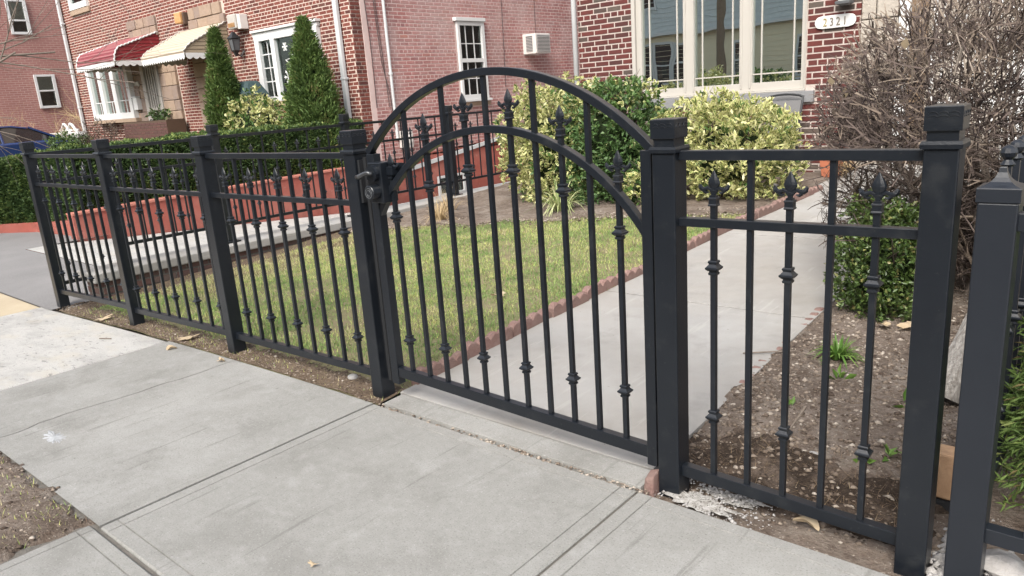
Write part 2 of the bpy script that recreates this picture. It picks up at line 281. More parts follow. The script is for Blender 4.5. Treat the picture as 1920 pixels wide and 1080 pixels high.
class MB:
    """collects vertices and faces, then links them as ONE mesh object"""
    def __init__(s): s.v = []; s.f = []; s.t = []
    def add(s, vs, fs, tone=0.0):
        b = len(s.v); s.v += [tuple(p) for p in vs]; s.f += [tuple(i+b for i in f) for f in fs]; s.t += [tone]*len(vs); return s
    def box(s, x0, x1, y0, y1, z0, z1, tone=0.0):
        return s.add([(x0, y0, z0), (x1, y0, z0), (x1, y1, z0), (x0, y1, z0), (x0, y0, z1), (x1, y0, z1), (x1, y1, z1), (x0, y1, z1)],
                     [(0, 3, 2, 1), (4, 5, 6, 7), (0, 1, 5, 4), (1, 2, 6, 5), (2, 3, 7, 6), (3, 0, 4, 7)], tone)
    def hexa(s, p, tone=0.0):
        return s.add(p, [(0, 3, 2, 1), (4, 5, 6, 7), (0, 1, 5, 4), (1, 2, 6, 5), (2, 3, 7, 6), (3, 0, 4, 7)], tone)
    def wb(s, pl, c, u0, u1, w0, w1, z0, z1, tone=0.0):
        """box on a wall: pl 'Y' faces -y at y=c, pl 'X' faces +x at x=c; u along the wall, w outwards"""
        if pl == 'Y': return s.box(u0, u1, c-w1, c-w0, z0, z1, tone)
        return s.box(c+w0, c+w1, u0, u1, z0, z1, tone)
    def sq(s, rings, cx=0, cy=0):
        """square lathe: rings of (half width, z)"""
        b = len(s.v)
        for h, z in rings: s.v += [(cx-h, cy-h, z), (cx+h, cy-h, z), (cx+h, cy+h, z), (cx-h, cy+h, z)]; s.t += [0.0]*4
        for i in range(len(rings)-1):
            for k in range(4):
                a = b+4*i+k; c = b+4*i+(k+1) % 4; s.f.append((a, c, c+4, a+4))
        s.f.append((b+3, b+2, b+1, b)); e = b+4*(len(rings)-1); s.f.append((e, e+1, e+2, e+3)); return s
    def lathe(s, rings, cx=0, cy=0, n=12, ax='z', oy=1.0):
        b = len(s.v)
        for r, z in rings:
            for k in range(n):
                a = 2*PI*k/n; p, q = r*math.cos(a), r*math.sin(a)*oy
                s.v.append((cx+p, cy+q, z) if ax == 'z' else ((cx+p, z, cy+q) if ax == 'y' else (z, cx+p, cy+q))); s.t.append(0.0)
        for i in range(len(rings)-1):
            for k in range(n):
                a = b+n*i+k; c = b+n*i+(k+1) % n; s.f.append((a, c, c+n, a+n))
        s.f.append(tuple(b+k for k in reversed(range(n)))); e = b+n*(len(rings)-1); s.f.append(tuple(e+k for k in range(n))); return s
    def tube(s, pts, rad, n=6, tone=0.0):
        pts = [Vector(p) for p in pts]; b = len(s.v)
        if not isinstance(rad, (list, tuple)): rad = [rad]*len(pts)
        up = Vector((0.13, 0.31, 0.94))
        for i, p in enumerate(pts):
            d = (pts[min(i+1, len(pts)-1)]-pts[max(i-1, 0)])
            d = d.normalized() if d.length > 1e-9 else Vector((0, 0, 1))
            x = d.cross(up)
            if x.length < 0.05: x = d.cross(Vector((1, 0, 0)))
            x.normalize(); y = d.cross(x)
            for k in range(n):
                a = 2*PI*k/n; q = p+(x*math.cos(a)+y*math.sin(a))*rad[i]; s.v.append(tuple(q)); s.t.append(tone)
        for i in range(len(pts)-1):
            for k in range(n):
                a = b+n*i+k; c = b+n*i+(k+1) % n; s.f.append((a, c, c+n, a+n))
        s.f.append(tuple(b+k for k in reversed(range(n)))); e = b+n*(len(pts)-1); s.f.append(tuple(e+k for k in range(n))); return s
    def rectsweep(s, pts, w, h, nrm=None):
        """rail swept in the x-z plane: w across (y), h in plane"""
        b = len(s.v); P = [Vector(p) for p in pts]
        for i, p in enumerate(P):
            d = (P[min(i+1, len(P)-1)]-P[max(i-1, 0)]).normalized(); nn = Vector((-d.z, 0, d.x))
            if i == 0 and nrm: nn = Vector(nrm[0])
            if i == len(P)-1 and nrm: nn = Vector(nrm[1])
            for a, c in ((-1, -1), (1, -1), (1, 1), (-1, 1)):
                s.v.append(tuple(p+nn*(c*h/2)+Vector((0, a*w/2, 0)))); s.t.append(0.0)
        for i in range(len(P)-1):
            for k in range(4):
                a = b+4*i+k; c = b+4*i+(k+1) % 4; s.f.append((a, c, c+4, a+4))
        s.f.append((b+3, b+2, b+1, b)); e = b+4*(len(P)-1); s.f.append((e, e+1, e+2, e+3)); return s
    def prism(s, poly, pl, a, b_):
        """polygon in two axes extruded along the third: pl 'x' (y,z), 'y' (x,z), 'z' (x,y)"""
        n = len(poly)
        def P(p, t): return (t, p[0], p[1]) if pl == 'x' else ((p[0], t, p[1]) if pl == 'y' else (p[0], p[1], t))
        vs = [P(p, a) for p in poly]+[P(p, b_) for p in poly]
        fs = [tuple(range(n)), tuple(range(2*n-1, n-1, -1))]+[(i, i+n, (i+1) % n+n, (i+1) % n) for i in range(n)]
        return s.add(vs, fs)
    def mesh(s, name, off=Vector((0, 0, 0)), smooth=False, fix=True):
        me = bpy.data.meshes.new(name)
        me.from_pydata([(x-off.x, y-off.y, z-off.z) for x, y, z in s.v], [], s.f)
        at = me.attributes.new('tone', 'FLOAT', 'POINT'); at.data.foreach_set('value', s.t)
        if fix:
            bm = bmesh.new(); bm.from_mesh(me); bmesh.ops.recalc_face_normals(bm, faces=bm.faces); bm.to_mesh(me); bm.free()
        if smooth: me.polygons.foreach_set('use_smooth', [True]*len(me.polygons))
        me.update(); return me
    def build(s, name, m, parent=None, kind=None, smooth=False, bevel=0.0, fix=True):
        off = wloc(parent) if parent is not None else Vector((0, 0, 0))
        me = s.mesh(name, off, smooth, fix)
        if m is not None: me.materials.append(m)
        o = link(name, me, parent)
        if kind: o['kind'] = kind
        if bevel:
            bv = o.modifiers.new('bevel', 'BEVEL'); bv.width = bevel; bv.segments = 2; bv.limit_method = 'ANGLE'
        return o

def npmesh(name, V, F, m, parent=None, tone=None, kind=None, smooth=False, base=None):
    """V (n,3) floats, F (k,c) ints of constant corner count"""
    off = wloc(parent) if parent is not None else (Vector(base) if base is not None else Vector((0, 0, 0)))
    V = np.asarray(V, np.float32)-np.array(off, np.float32); F = np.asarray(F, np.int32)
    me = bpy.data.meshes.new(name); me.vertices.add(len(V)); me.vertices.foreach_set('co', V.ravel())
    k, c = F.shape
    me.loops.add(k*c); me.loops.foreach_set('vertex_index', F.ravel())
    me.polygons.add(k); me.polygons.foreach_set('loop_start', np.arange(0, k*c, c, dtype=np.int32))
    if tone is not None:
        at = me.attributes.new('tone', 'FLOAT', 'POINT'); at.data.foreach_set('value', np.asarray(tone, np.float32))
    if m is not None: me.materials.append(m)
    me.update(calc_edges=True); me.validate()
    if smooth: me.polygons.foreach_set('use_smooth', [True]*k)
    o = link(name, me, parent)
    if parent is None and base is not None: o.location = base
    if kind: o['kind'] = kind
    return o

def unit(a): return a/np.maximum(np.linalg.norm(a, axis=1, keepdims=True), 1e-9)
def leaves(P, D, Ln, Wd, tone, fold=0.25, spread=None, margin=None):
    """P bases, D directions, lengths, widths, tone per leaf. Plain 4-corner leaves folded on the midrib, or (margin) 8-point leaves with a margin tone."""
    n = len(P); D = unit(D)
    R = rng.normal(size=(n, 3)); S = unit(np.cross(D, R)); U = unit(np.cross(S, D))
    U = np.where(U[:, 2:3] < 0, -U, U); S = np.cross(D, U)
    Ln = np.broadcast_to(np.asarray(Ln, float).reshape(-1, 1), (n, 1)); Wd = np.broadcast_to(np.asarray(Wd, float).reshape(-1, 1), (n, 1))
    if margin is None:
        B = P; T = P+D*Ln-U*Ln*0.12
        A = P+D*Ln*0.5+S*Wd*0.5+U*Wd*fold; C = P+D*Ln*0.5-S*Wd*0.5+U*Wd*fold
        V = np.stack([B, A, T, C], 1).reshape(-1, 3)
        i = np.arange(n)[:, None]*4
        F = np.concatenate([i+np.array([[0, 1, 2]]), i+np.array([[0, 2, 3]])], 0)
        return V, F, np.repeat(tone, 4)
    def q(a, b, c): return P+D*Ln*a+S*Wd*b+U*Wd*c
    pts = [q(0, 0, 0), q(.3, .42, .12), q(.68, .44, .12), q(1, 0, -.1), q(.68, -.44, .12), q(.3, -.42, .12), q(.32, 0, 0), q(.70, 0, 0)]
    V = np.stack(pts, 1).reshape(-1, 3); i = np.arange(n)[:, None]*8
    tri = np.array([[0, 1, 6], [1, 2, 7], [1, 7, 6], [2, 3, 7], [3, 4, 7], [4, 5, 6], [4, 6, 7], [5, 0, 6]])
    F = (i[:, :, None]+tri[None]).reshape(-1, 3)
    tt = np.empty((n, 8)); tt[:, :6] = margin[:, None]; tt[:, 6:] = tone[:, None]; tt[:, 0] = (tone+margin)/2
    return V, F, tt.ravel()

def n3(P, s, off=0.0):
    return np.array([mnoise.noise(Vector((p[0]*s+off, p[1]*s+off*1.7, p[2]*s-off))) for p in P])
def blob_pts(n, c, size, sq=2.6, shell=0.5, seed=0, lump=0.16, zmin=None):
    """points in the outer shell of a lumpy superellipsoid, with outward normals"""
    d = unit(rng.normal(size=(n, 3)))
    k = (np.abs(d[:, 0])**sq+np.abs(d[:, 1])**sq+np.abs(d[:, 2])**sq)**(-1/sq)
    r = 1-shell*rng.random(n)**2.0
    lum = 1+lump*n3(d*2.2, 1.0, seed)*1.6+lump*0.7*n3(d*5.0, 1.0, seed+9)
    P = d*(k*r*lum)[:, None]*np.array(size)+np.array(c)
    N = unit(d/np.array(size))
    return P, N, r

# ------------------------------------------------------------------ the ground, as heights
def gz(x, y):
    """height of the front yard: falls a little to the driveway, rises to the house"""
    t = min(max((-2.2-x)/4.4, 0), 1); gx = -0.125*t**1.6
    if y < 0: return gx
    return gx*max(1-y/9, 0.2)+0.034*y
def sheet(name, xs, ys, zf, m, parent=None, skirt=None):
    V = [(x, y, zf(x, y)) for y in ys for x in xs]; nx = len(xs); F = []
    for j in range(len(ys)-1):
        for i in range(nx-1): F.append((j*nx+i, j*nx+i+1, (j+1)*nx+i+1, (j+1)*nx+i))
    mb = MB(); mb.add(V, F)
    if skirt is not None:
        ring = [i for i in range(nx)]+[(j+1)*nx-1 for j in range(1, len(ys))]+[(len(ys)-1)*nx+i for i in range(nx-2, -1, -1)]+[j*nx for j in range(len(ys)-2, 0, -1)]
        b = len(mb.v)
        for i in ring: p = V[i]; mb.v.append((p[0], p[1], p[2]-skirt)); mb.t.append(0.0)
        for k in range(len(ring)):
            k2 = (k+1) % len(ring); mb.f.append((ring[k], b+k, b+k2, ring[k2]))
    return mb
def lin(a, b, n): return [a+(b-a)*i/(n-1) for i in range(n)]

tag(sheet('ground', [-400, -60, 60, 400], [-400, -60, 60, 400], lambda x, y: -0.95, None).build('ground', M['soil_dark']), kind='structure')
tag(sheet('road', [-90, -30, 30, 90], [-10.6, -3.62], lambda x, y: -0.26, None).build('road', M['road']), kind='structure')
kb = MB().box(-90, 90, -3.62, -3.45, -0.94, -0.12); kb.build('kerb', M['concrete'], kind='structure')
tag(sheet('verge', [-90, -20, -8, 20, 90], [-3.449, -2.62], lambda x, y: -0.13, None, 0.6).build('verge', M['soil']), kind='structure')

def slab(x0, x1, y0, y1, m, parent, tool=0.06, name='slab', zoff=0.0, tl=True, jag=None):
    """a concrete flag: rounded edge, a tooled groove inside the border"""
    def axis(a, b):
        L = [a, a+0.006]
        if tl: L += [a+tool-0.003, a+tool, a+tool+0.003]
        n = max(2, int((b-a)/0.25)); L += lin(a+tool+0.03, b-tool-0.03, n)
        if tl: L += [b-tool-0.003, b-tool, b-tool+0.003]
        return L+[b-0.006, b]
    xs, ys = axis(x0, x1), axis(y0, y1)
    gx = {round(x0+tool, 4), round(x1-tool, 4)}; gy = {round(y0+tool, 4), round(y1-tool, 4)}
    def z(x, y):
        h = gz(x, y)
        d = 0
        if tl and (round(x, 4) in gx or round(y, 4) in gy): d = 0.009
        if x in (x0, x1) or y in (y0, y1): d = 0.006
        return h+zoff-d
    mb = sheet(name, xs, ys, z, m, skirt=0.10)
    return mb.build(name, m, parent, fix=False)

side = thing('sidewalk', (0, -0.7, 0), None, None); side['kind'] = 'structure'
sheet('joint_bed', lin(-12, 3.2, 24), [-2.6, -1.9, -1.37, -1.0, -0.5, -0.045], lambda x, y: gz(x, -1)-0.011, None).build('joint_bed', M['joint'], side)
YI, YO = -0.052, -1.336
slab(0.757, 2.6, YO, YI, M['concrete'], side)
slab(-0.738, 0.747, YO, YI, M['concrete'], side)
slab(-2.232, -0.748, YO, YI, M['concrete'], side)
# cracked flag: two pieces along a jagged line
def cracked(x0, x1, y0, y1, line, m):
    for sgn in (0, 1):
        mb = MB(); n = len(line)
        for i in range(n-1):
            (xa, ya), (xb, yb) = line[i], line[i+1]
            g = 0.0046 if i < n*.8 else 0.0022
            for k in range(1):
                if sgn == 0: a, b, c, d = (x0, ya), (xa-g, ya), (xb-g, yb), (x0, yb)
                else: a, b, c, d = (xa+g, ya), (x1, ya), (x1, yb), (xb+g, yb)
                cols = 8
                for j in range(cols):
                    t0, t1 = j/cols, (j+1)/cols
                    def L(p, q, t): x = p[0]+(q[0]-p[0])*t; y = p[1]+(q[1]-p[1])*t; return (x, y, gz(x, -1))
                    mb.add([L(a, b, t0), L(a, b, t1), L(d, c, t1), L(d, c, t0)], [(0, 1, 2, 3)])
                p, q = ((xa-g, ya), (xb-g, yb)) if sgn == 0 else ((xa+g, ya), (xb+g, yb))
                mb.add([(p[0], p[1], gz(p[0], -1)), (q[0], q[1], gz(q[0], -1)), (q[0], q[1], -0.2), (p[0], p[1], -0.2)], [(0, 1, 2, 3)])
        ex = x0 if sgn == 0 else x1
        xl = [(x0 if sgn == 0 else line[0][0]+.002), (line[0][0]-.002 if sgn == 0 else x1)]
        mb.add([(ex, y0, gz(ex, -1)), (ex, y1, gz(ex, -1)), (ex, y1, gz(ex, -1)-.1), (ex, y0, gz(ex, -1)-.1)], [(0, 1, 2, 3)])
        mb.add([(xl[0], y1, gz(xl[0], -1)), (xl[1], y1, gz(xl[1], -1)), (xl[1], y1, gz(xl[1], -1)-.1), (xl[0], y1, gz(xl[0], -1)-.1)], [(0, 1, 2, 3)])
        mb.build('slab', m, side, fix=False)
ck = [(-3.60, YO)]
for i in range(1, 22):
    t = i/22; ck.append((-3.60+0.07*t+0.050*mnoise.noise(Vector((t*5, 1.3, 0)))+0.018*mnoise.noise(Vector((t*25, 4, 0))), YO+(YI-YO)*t))
ck.append((-3.52, YI))
cracked(-4.415, -2.242, YO, YI, ck, M['concrete'])
slab(-6.84, -4.425, YO, YI-0.02, M['concrete_pale'], side, tl=False, zoff=0.004)  # pale concrete whose colour also carries the sunlight on this flag
slab(-9.4, -6.85, YO, YI-0.03, M['concrete_tan'], side, tl=False)
slab(-11.9, -9.41, YO, YI-0.03, M['concrete_tan'], side, tl=False)
# outer band towards the street, right of the tree pit
slab(-2.285, -0.748, -2.6, -1.352, M['concrete'], side, tool=0.05)
slab(-0.738, 2.6, -2.6, -1.352, M['concrete'], side, tool=0.05)
slab(-9.4, -4.6, -2.6, -1.346, M['concrete_pale'], side, tl=False)
# tree pit: bare earth heaped unevenly over the edge of the flags
def pit_z(x, y):
    e = min((x+4.6)/0.25, (-2.262-x)/0.07, (YO+0.045-y)/0.07)
    e += 0.9*mnoise.noise(Vector((x*6, y*6, 3)))+.5*mnoise.noise(Vector((x*17, y*17, 3)))
    return -0.055+0.060*min(max(e, -0.3), 1)+0.008*mnoise.noise(Vector((x*14, y*14, 0)))+gz(x, -1)
sheet('tree_pit', lin(-4.75, -2.15, 72), lin(-2.62, -1.27, 50), pit_z, None).build('tree_pit', M['soil'], kind='structure', smooth=True)

# path to the house, three flags, and the threshold band under the gate
path = thing('path', (-1.5, 3, 0), None, None); path['kind'] = 'structure'
def pslab(y0, y1, xl0, xr0, xl1, xr1, name='slab'):
    ys = [y0, y0+.004]+lin(y0+.1, y1-.1, max(2, int((y1-y0)/.3)))+[y1-.004, y1]; mb = MB(); nx = 9
    V = []
    for y in ys:
        t = (y-y0)/(y1-y0); a = xl0+(xl1-xl0)*t; b = xr0+(xr1-xr0)*t
        for i in range(nx):
            x = a+(b-a)*i/(nx-1); V.append((x, y, gz(max(x, -2.2), y)+0.012-(0.0015 if y in (y0, y1) else 0)))
    F = [(j*nx+i, j*nx+i+1, (j+1)*nx+i+1, (j+1)*nx+i) for j in range(len(ys)-1) for i in range(nx-1)]
    mb.add(V, F)
    for j, s in ((0, 1), (len(ys)-1, -1)):
        for i in range(nx-1):
            a, b = V[j*nx+i], V[j*nx+i+1]; mb.add([a, b, (b[0], b[1], b[2]-.08), (a[0], a[1], a[2]-.08)], [(0, 1, 2, 3)])
    for i in (0, nx-1):
        for j in range(len(ys)-1):
            a, b = V[j*nx+i], V[(j+1)*nx+i]; mb.add([a, b, (b[0], b[1], b[2]-.08), (a[0], a[1], a[2]-.08)], [(0, 1, 2, 3)])
    return mb.build(name, M['concrete'] if name == 'threshold_band' else M['path'], path, fix=False)
pslab(-0.040, 0.085, -2.17, -0.735, -2.17, -0.735, 'threshold_band')
pslab(0.094, 1.963, -2.20, -0.76, -2.19, -0.80)
pslab(1.977, 3.798, -2.19, -0.80, -2.17, -0.84)
pslab(3.812, 5.698, -2.17, -0.84, -2.06, -0.86)
pslab(5.712, 7.05, -3.4, 1.5, -3.4, 1.5)
sheet('joint_bed', lin(-3.3, 0.3, 8), lin(-0.045, 7.0, 16), lambda x, y: gz(max(x, -2.2), y)-0.012 if -2.2 < x < -.8 or y > 5.6 else gz(x, y)-0.05, None).build('joint_bed', M['joint'], path)

def yard_z(x, y): return gz(x, y)+0.012*mnoise.noise(Vector((x*1.7, y*1.7, 0)))+0.006*mnoise.noise(Vector((x*7, y*7, 2)))
def lawn_edge(x):   # far border of the grass towards the shrub bed
    return 3.35+0.40*(x+5.6)+0.10*mnoise.noise(Vector((x*2.5, 0, 0)))
sheet('lawn', lin(-6.46, -2.205, 60), lin(-0.051, 5.2, 70), lambda x, y: yard_z(x, y)-(0.03 if y > lawn_edge(x)+.15 else 0), None, 0.3).build('lawn', M['lawn'], kind='structure', smooth=False)
sheet('shrub_bed', lin(-6.46, -2.205, 60), lin(2.5, 7.09, 70), lambda x, y: yard_z(x, y)+(0.022+.02*mnoise.noise(Vector((x*5, y*5, 8))) if y > lawn_edge(x) else -0.05), None, 0.3).build('shrub_bed', M['soil'], kind='structure')
def strip_z(x, y):
    e = max((.15+.05*mnoise.noise(Vector((x*4, 0, 3)))-y)/.05, (-6.20+.05*mnoise.noise(Vector((0, y*4, 3)))-x)/.05)
    return yard_z(x, y)+.007*min(max(e, -2), 1)+.006*mnoise.noise(Vector((x*13, y*13, 4)))
sheet('dirt_strip', lin(-6.47, -2.20, 130), lin(-.0515, .30, 16), strip_z, None, .2).build('dirt_strip', M['soil_dirt'], kind='structure')
sheet('dirt_strip', lin(-6.47, -6.02, 14), lin(.301, 5.0, 90), strip_z, None, .2).build('dirt_strip', M['soil_dirt'], kind='structure')
def bed_z(x, y):
    h = gz(x, y)+0.03*min(max((y-0.3)/0.5, -0.6), 1)+0.018*mnoise.noise(Vector((x*4, y*4, 5)))+0.010*mnoise.noise(Vector((x*15, y*15, 1)))
    return h-0.02*max(0, 1-abs(x+0.80)/0.1)-(0.012 if y < 0.12 else 0)
sheet('garden_bed', lin(-0.80, 2.6, 90), [-0.05, -0.02]+lin(0.02, 5.7, 130), lambda x, y: bed_z(x, y), None, 0.3).build('garden_bed', M['soil'], kind='structure', smooth=True)
def heap_z(x, y):
    e = min((x+.80)/.06, (.17+.06*mnoise.noise(Vector((y*12, 1, 2)))-x)/.05, (y-.09+.05*mnoise.noise(Vector((x*9, 3, 2))))/.05, (.58+.22*mnoise.noise(Vector((x*5, y*5, 2)))+.12*mnoise.noise(Vector((x*16, y*16, 6)))-y)/.14)
    return bed_z(x, y)+.030*min(max(e, -.6), 1)+.014*mnoise.noise(Vector((x*22, y*22, 4)))+.008*mnoise.noise(Vector((x*60, y*60, 4)))-.016
sheet('soil_heap', lin(-.80, .20, 90), lin(.05, .80, 70), heap_z, None).build('soil_heap', M['soil_dark'], kind='structure', smooth=False)
# driveway: asphalt apron, then a ramp going down between the houses
def drive_z(x, y):
    return -0.115 if y < 1.2 else -0.115-0.075*(y-1.2) if y < 8 else -0.625
sheet('driveway', lin(-10.64, -6.60, 8), [-0.085, 0.2, 0.55, .95], drive_z, None, 0.2).build('driveway', M['asphalt'], kind='structure')
sheet('driveway_ramp', lin(-10.64, -6.60, 8), [.962, 1.2]+lin(1.6, 16, 20), drive_z, None, 0.2).build('driveway_ramp', M['concrete_pale'], kind='structure')
sheet('driveway_apron', lin(-17.6, -10.64, 8), [-0.085, 0.3, 0.7, 1.4, 2.0], lambda x, y: -0.115, None, 0.2).build('driveway_apron', M['asphalt'], kind='structure')

# ------------------------------------------------------------------ bricks
HB = 0.0715; JT = 0.0145
BRICKME = {}
def brick_mesh(m, L, v, h=HB-JT, d=0.012):
    key = (m.name, round(L, 3), v, round(h, 3))
    if key not in BRICKME:
        r = random.Random(hash(key) % 9999); q = lambda: r.uniform(-0.0012, 0.0012)
        tone = [0.05, 0.2, 0.35, 0.5, 0.6, 0.72, 0.86, 0.97][v]
        c = 0.003
        mb = MB()
        o = [(q(), 0, q()), (L+q(), 0, q()), (L+q(), 0, h+q()), (q(), 0, h+q())]
        i = [(p[0]+(c if p[0] < L/2 else -c), -d, p[2]+(c if p[2] < h/2 else -c)) for p in o]
        mb.add(o+i, [(4, 5, 6, 7), (0, 1, 5, 4), (1, 2, 6, 5), (2, 3, 7, 6), (3, 0, 4, 7)], tone)
        me = mb.mesh('brick'); me.materials.append(m); BRICKME[key] = me
    return BRICKME[key]
TONES = [0.05, 0.2, 0.35, 0.5, 0.6, 0.72, 0.86, 0.97]
def bricks(root, pl, c, u0, u1, z0, z1, holes, m, LB, nmax, zmax=None, header=6, hoff=0, d=0.012, weights=None, seed=1):
    """running bond with a header course every few rows; each brick stands d proud of the mortar wall at c"""
    r = random.Random(seed); out = []
    k0 = int(math.floor(z0/HB)); k1 = int(math.ceil(z1/HB))
    for k in range(k0, k1):
        za, zb = k*HB, (k+1)*HB-JT
        if za < z0-0.02 or zb > z1+0.02: continue
        free = [(u0, u1)]
        for (ha, hb, hz0, hz1) in holes:
            if min(zb, hz1)-max(za, hz0) > 0.012:
                nf = []
                for a, b in free:
                    if hb <= a or ha >= b: nf.append((a, b)); continue
                    if ha-a > 0.02: nf.append((a, ha))
                    if b-hb > 0.02: nf.append((hb, b))
                free = nf
        hd = header and (k+hoff) % header == 0
        step = LB/2 if hd else LB
        off = (k % 2)*LB/2+(LB/4 if hd else 0)
        j = math.floor((u0-off)/step)-1
        while True:
            a = off+j*step; b = a+step-JT; j += 1
            if a > u1: break
            for fa, fb in free:
                x0, x1 = max(a, fa), min(b, fb)
                if x1-x0 > 0.025: out.append((x0, x1, za, zb))
    def dist(q):
        p = Vector(((q[0]+q[1])/2, c, q[2])) if pl == 'Y' else Vector((c, (q[0]+q[1])/2, q[2]))
        return (p-CAM).length
    out.sort(key=dist)
    w = weights or [5, 5, 5, 5, 4, 4, 2, 1]
    mb = MB(); off = wloc(root)
    for i, (x0, x1, za, zb) in enumerate(out):
        v = r.choices(range(8), w)[0]
        if i < nmax:
            me = brick_mesh(m, round((x1-x0)/0.01)*0.01 if abs(x1-x0-(LB-JT)) > .004 else LB-JT, v, d=d)
            if pl == 'Y': link('brick', me, root, Vector((x0, c+0.001, za))-off)
            else: link('brick', me, root, Vector((c-0.001, x0, za))-off, (0, 0, PI/2))
        else:
            q = lambda: r.uniform(-0.0015, 0.0015)
            o = [(x0+q(), za+q()), (x1+q(), za+q()), (x1+q(), zb+q()), (x0+q(), zb+q())]
            f = 0.004; i4 = [(o[0][0]+f, o[0][1]+f), (o[1][0]-f, o[1][1]+f), (o[2][0]-f, o[2][1]-f), (o[3][0]+f, o[3][1]-f)]
            if pl == 'Y': vs = [(a, c+.001, b) for a, b in o]+[(a, c-d, b) for a, b in i4]
            else: vs = [(c-.001, a, b) for a, b in o]+[(c+d, a, b) for a, b in i4]
            mb.add(vs, [(4, 5, 6, 7), (0, 1, 5, 4), (1, 2, 6, 5), (2, 3, 7, 6), (3, 0, 4, 7)], min(1, TONES[v]+r.uniform(-.05, .05)))
    if mb.v: mb.build('brickwork', m, root, kind='stuff')
    return len(out)

# ------------------------------------------------------------------ windows
def sash(root, pl, c, u0, u1, z0, z1, m, fr=0.05, panes=None, vbars=(), hbars=(), bar=0.014, deep=0.05, glass='glass', name='window', back=None, out=0.02, solid=True, room='room'):
    """a window: outer frame, panes given as (u0,u1,z0,z1), glazing bars inside"""
    mb = MB()
    panes = panes or [(u0+fr, u1-fr, z0+fr, z1-fr)]
    us = sorted({u0, u1}|{p[0] for p in panes}|{p[1] for p in panes}); zs = sorted({z0, z1}|{p[2] for p in panes}|{p[3] for p in panes})
    # frame pieces: vertical stiles full height, rails between
    rows = sorted(set((p[2], p[3]) for p in panes)); 
    cols = sorted(set((p[0], p[1]) for p in panes))
    ue = [u0]+[v for p in cols for v in p]+[u1]
    for i in range(0, len(ue), 2): mb.wb(pl, c, ue[i], ue[i+1], -deep, out, z0, z1)
    ze = [z0]+[v for p in rows for v in p]+[z1]
    for a, b in cols:
        for i in range(0, len(ze), 2): mb.wb(pl, c, a, b, -deep, out-0.003, ze[i], ze[i+1])
    f = mb.build(name, m, root, bevel=0.003)
    for p in panes:
        pb = MB().wb(pl, c, p[0]-.004, p[1]+.004, -0.030, -0.026, p[2]-.004, p[3]+.004)
        pb.build('pane', M[glass], f)
        if solid: MB().wb(pl, c, p[0]-.003, p[1]+.003, -0.040, -0.037, p[2]-.003, p[3]+.003).build('interior', M[room], f)
    gb = MB()
    for (u, za, zb) in vbars: gb.wb(pl, c, u-bar/2, u+bar/2, -0.026, -0.015, za, zb)
    for (z, ua, ub) in hbars: gb.wb(pl, c, ua, ub, -0.0255, -0.0155, z-bar/2, z+bar/2)
    if gb.v: gb.build('glazing_bars', m, f)
    return f

# ------------------------------------------------------------------ house on the right (number plate)
YF = 7.1
nh = thing('brick_house', (-3.9, YF, 0.25), 'dark red brick house with wide cream three-pane window at the end of the path', 'house', 'brick houses on the street')
wx0, wx1, wz0, wz1 = -5.005, -2.694, 1.232, 2.78
XL, XR = -5.93, -2.09
w = MB()
w.box(XL, wx0-.04, YF, YF+9, -0.9, 6.9); w.box(wx1+.012, XR, YF, YF+9, -0.9, 6.9)
w.box(wx0-.04, wx1+.012, YF, YF+9, -0.9, wz0-.005); w.box(wx0-.04, wx1+.012, YF, YF+9, wz1, 6.9); w.box(wx0-.04, wx1+.012, YF+.9, YF+9, wz0-.005, wz1)
w.build('wall', M['mortar_near'], nh)
MB().box(wx0-.035, wx1+.008, YF+.88, YF+.89, wz0, wz1-.005).build('room', M['room'], nh)
MB().box(XR+.01, 5.0, YF+0.02, YF+9, -0.9, 6.9).build('side_wall', M['stone_near'], nh)
rf = MB(); rf.prism([(YF-.35, 6.9), (YF+4.5, 8.6), (YF+9.2, 6.9)], 'x', XL-.3, 5.2); rf.build('roof', M['roof'], nh)
bricks(nh, 'Y', YF, XL+.0, XR, 0.20, 3.2, [(wx0-.045, wx1+.02, wz0-.15, wz1+.02), (-5.085, -2.565, 1.075, 1.235)], M['brick_near'], 0.226, 300, header=6, hoff=3, weights=[6, 6, 5, 5, 4, 4, 3, 1.6], seed=4, d=0.006)
# upper wall courses out of sight keep the mortar wall; three-part casement
m1, m2, m3, m4 = -4.262, -4.13, -3.46, -3.375
sash(nh, 'Y', YF+.035, wx0+.02, wx1-.0, wz0+.012, wz1-.01, M['cream'], panes=[(-4.905, -4.285, 1.345, 2.68), (-4.135, -3.515, 1.345, 2.68), (-3.352, -2.745, 1.345, 2.68)],
     vbars=[(u, 1.345, 2.68) for u in (-4.80, -4.39, -4.03, -3.62, -3.245, -2.85)], hbars=[(1.448, -4.905, -4.285), (1.448, -4.135, -3.515), (1.448, -3.352, -2.745), (2.575, -4.905, -4.285), (2.575, -4.135, -3.515), (2.575, -3.352, -2.745)], bar=0.016, deep=0.06, solid=False)
fx = MB()
for a, b in ((m1, m1+.018), (m2-.02, m2), (-3.495, -3.475), (-3.385, -3.365)): fx.box(a, b, YF+.004, YF+.014, wz0+.05, wz1-.05)
fx.build('mullion', M['cream'], nh, bevel=.004)
cas = MB(); cas.box(wx0-.035, wx0+.018, YF-.022, YF+.08, wz0, wz1); cas.box(wx1+.001, wx1+.012, YF-.02, YF+.08, wz0, wz1); cas.box(wx0-.04, wx1+.014, YF-.04, YF+.09, wz0-.012, wz0+.011)
cas.build('window_trim', M['cream'], nh, bevel=.004)
si = MB(); si.box(-5.08, -3.83, YF-.05, YF+.01, 1.085, 1.218); si.box(-3.825, -2.57, YF-.05, YF+.01, 1.085, 1.218); si.build('sill', M['granite'], nh, bevel=.006)
cu = MB()
for i in range(14):
    u = -5.0+i*0.165; cu.box(u, u+.10, YF+.80+0.02*(i % 2), YF+.83+0.02*(i % 2), 1.25, 2.77)
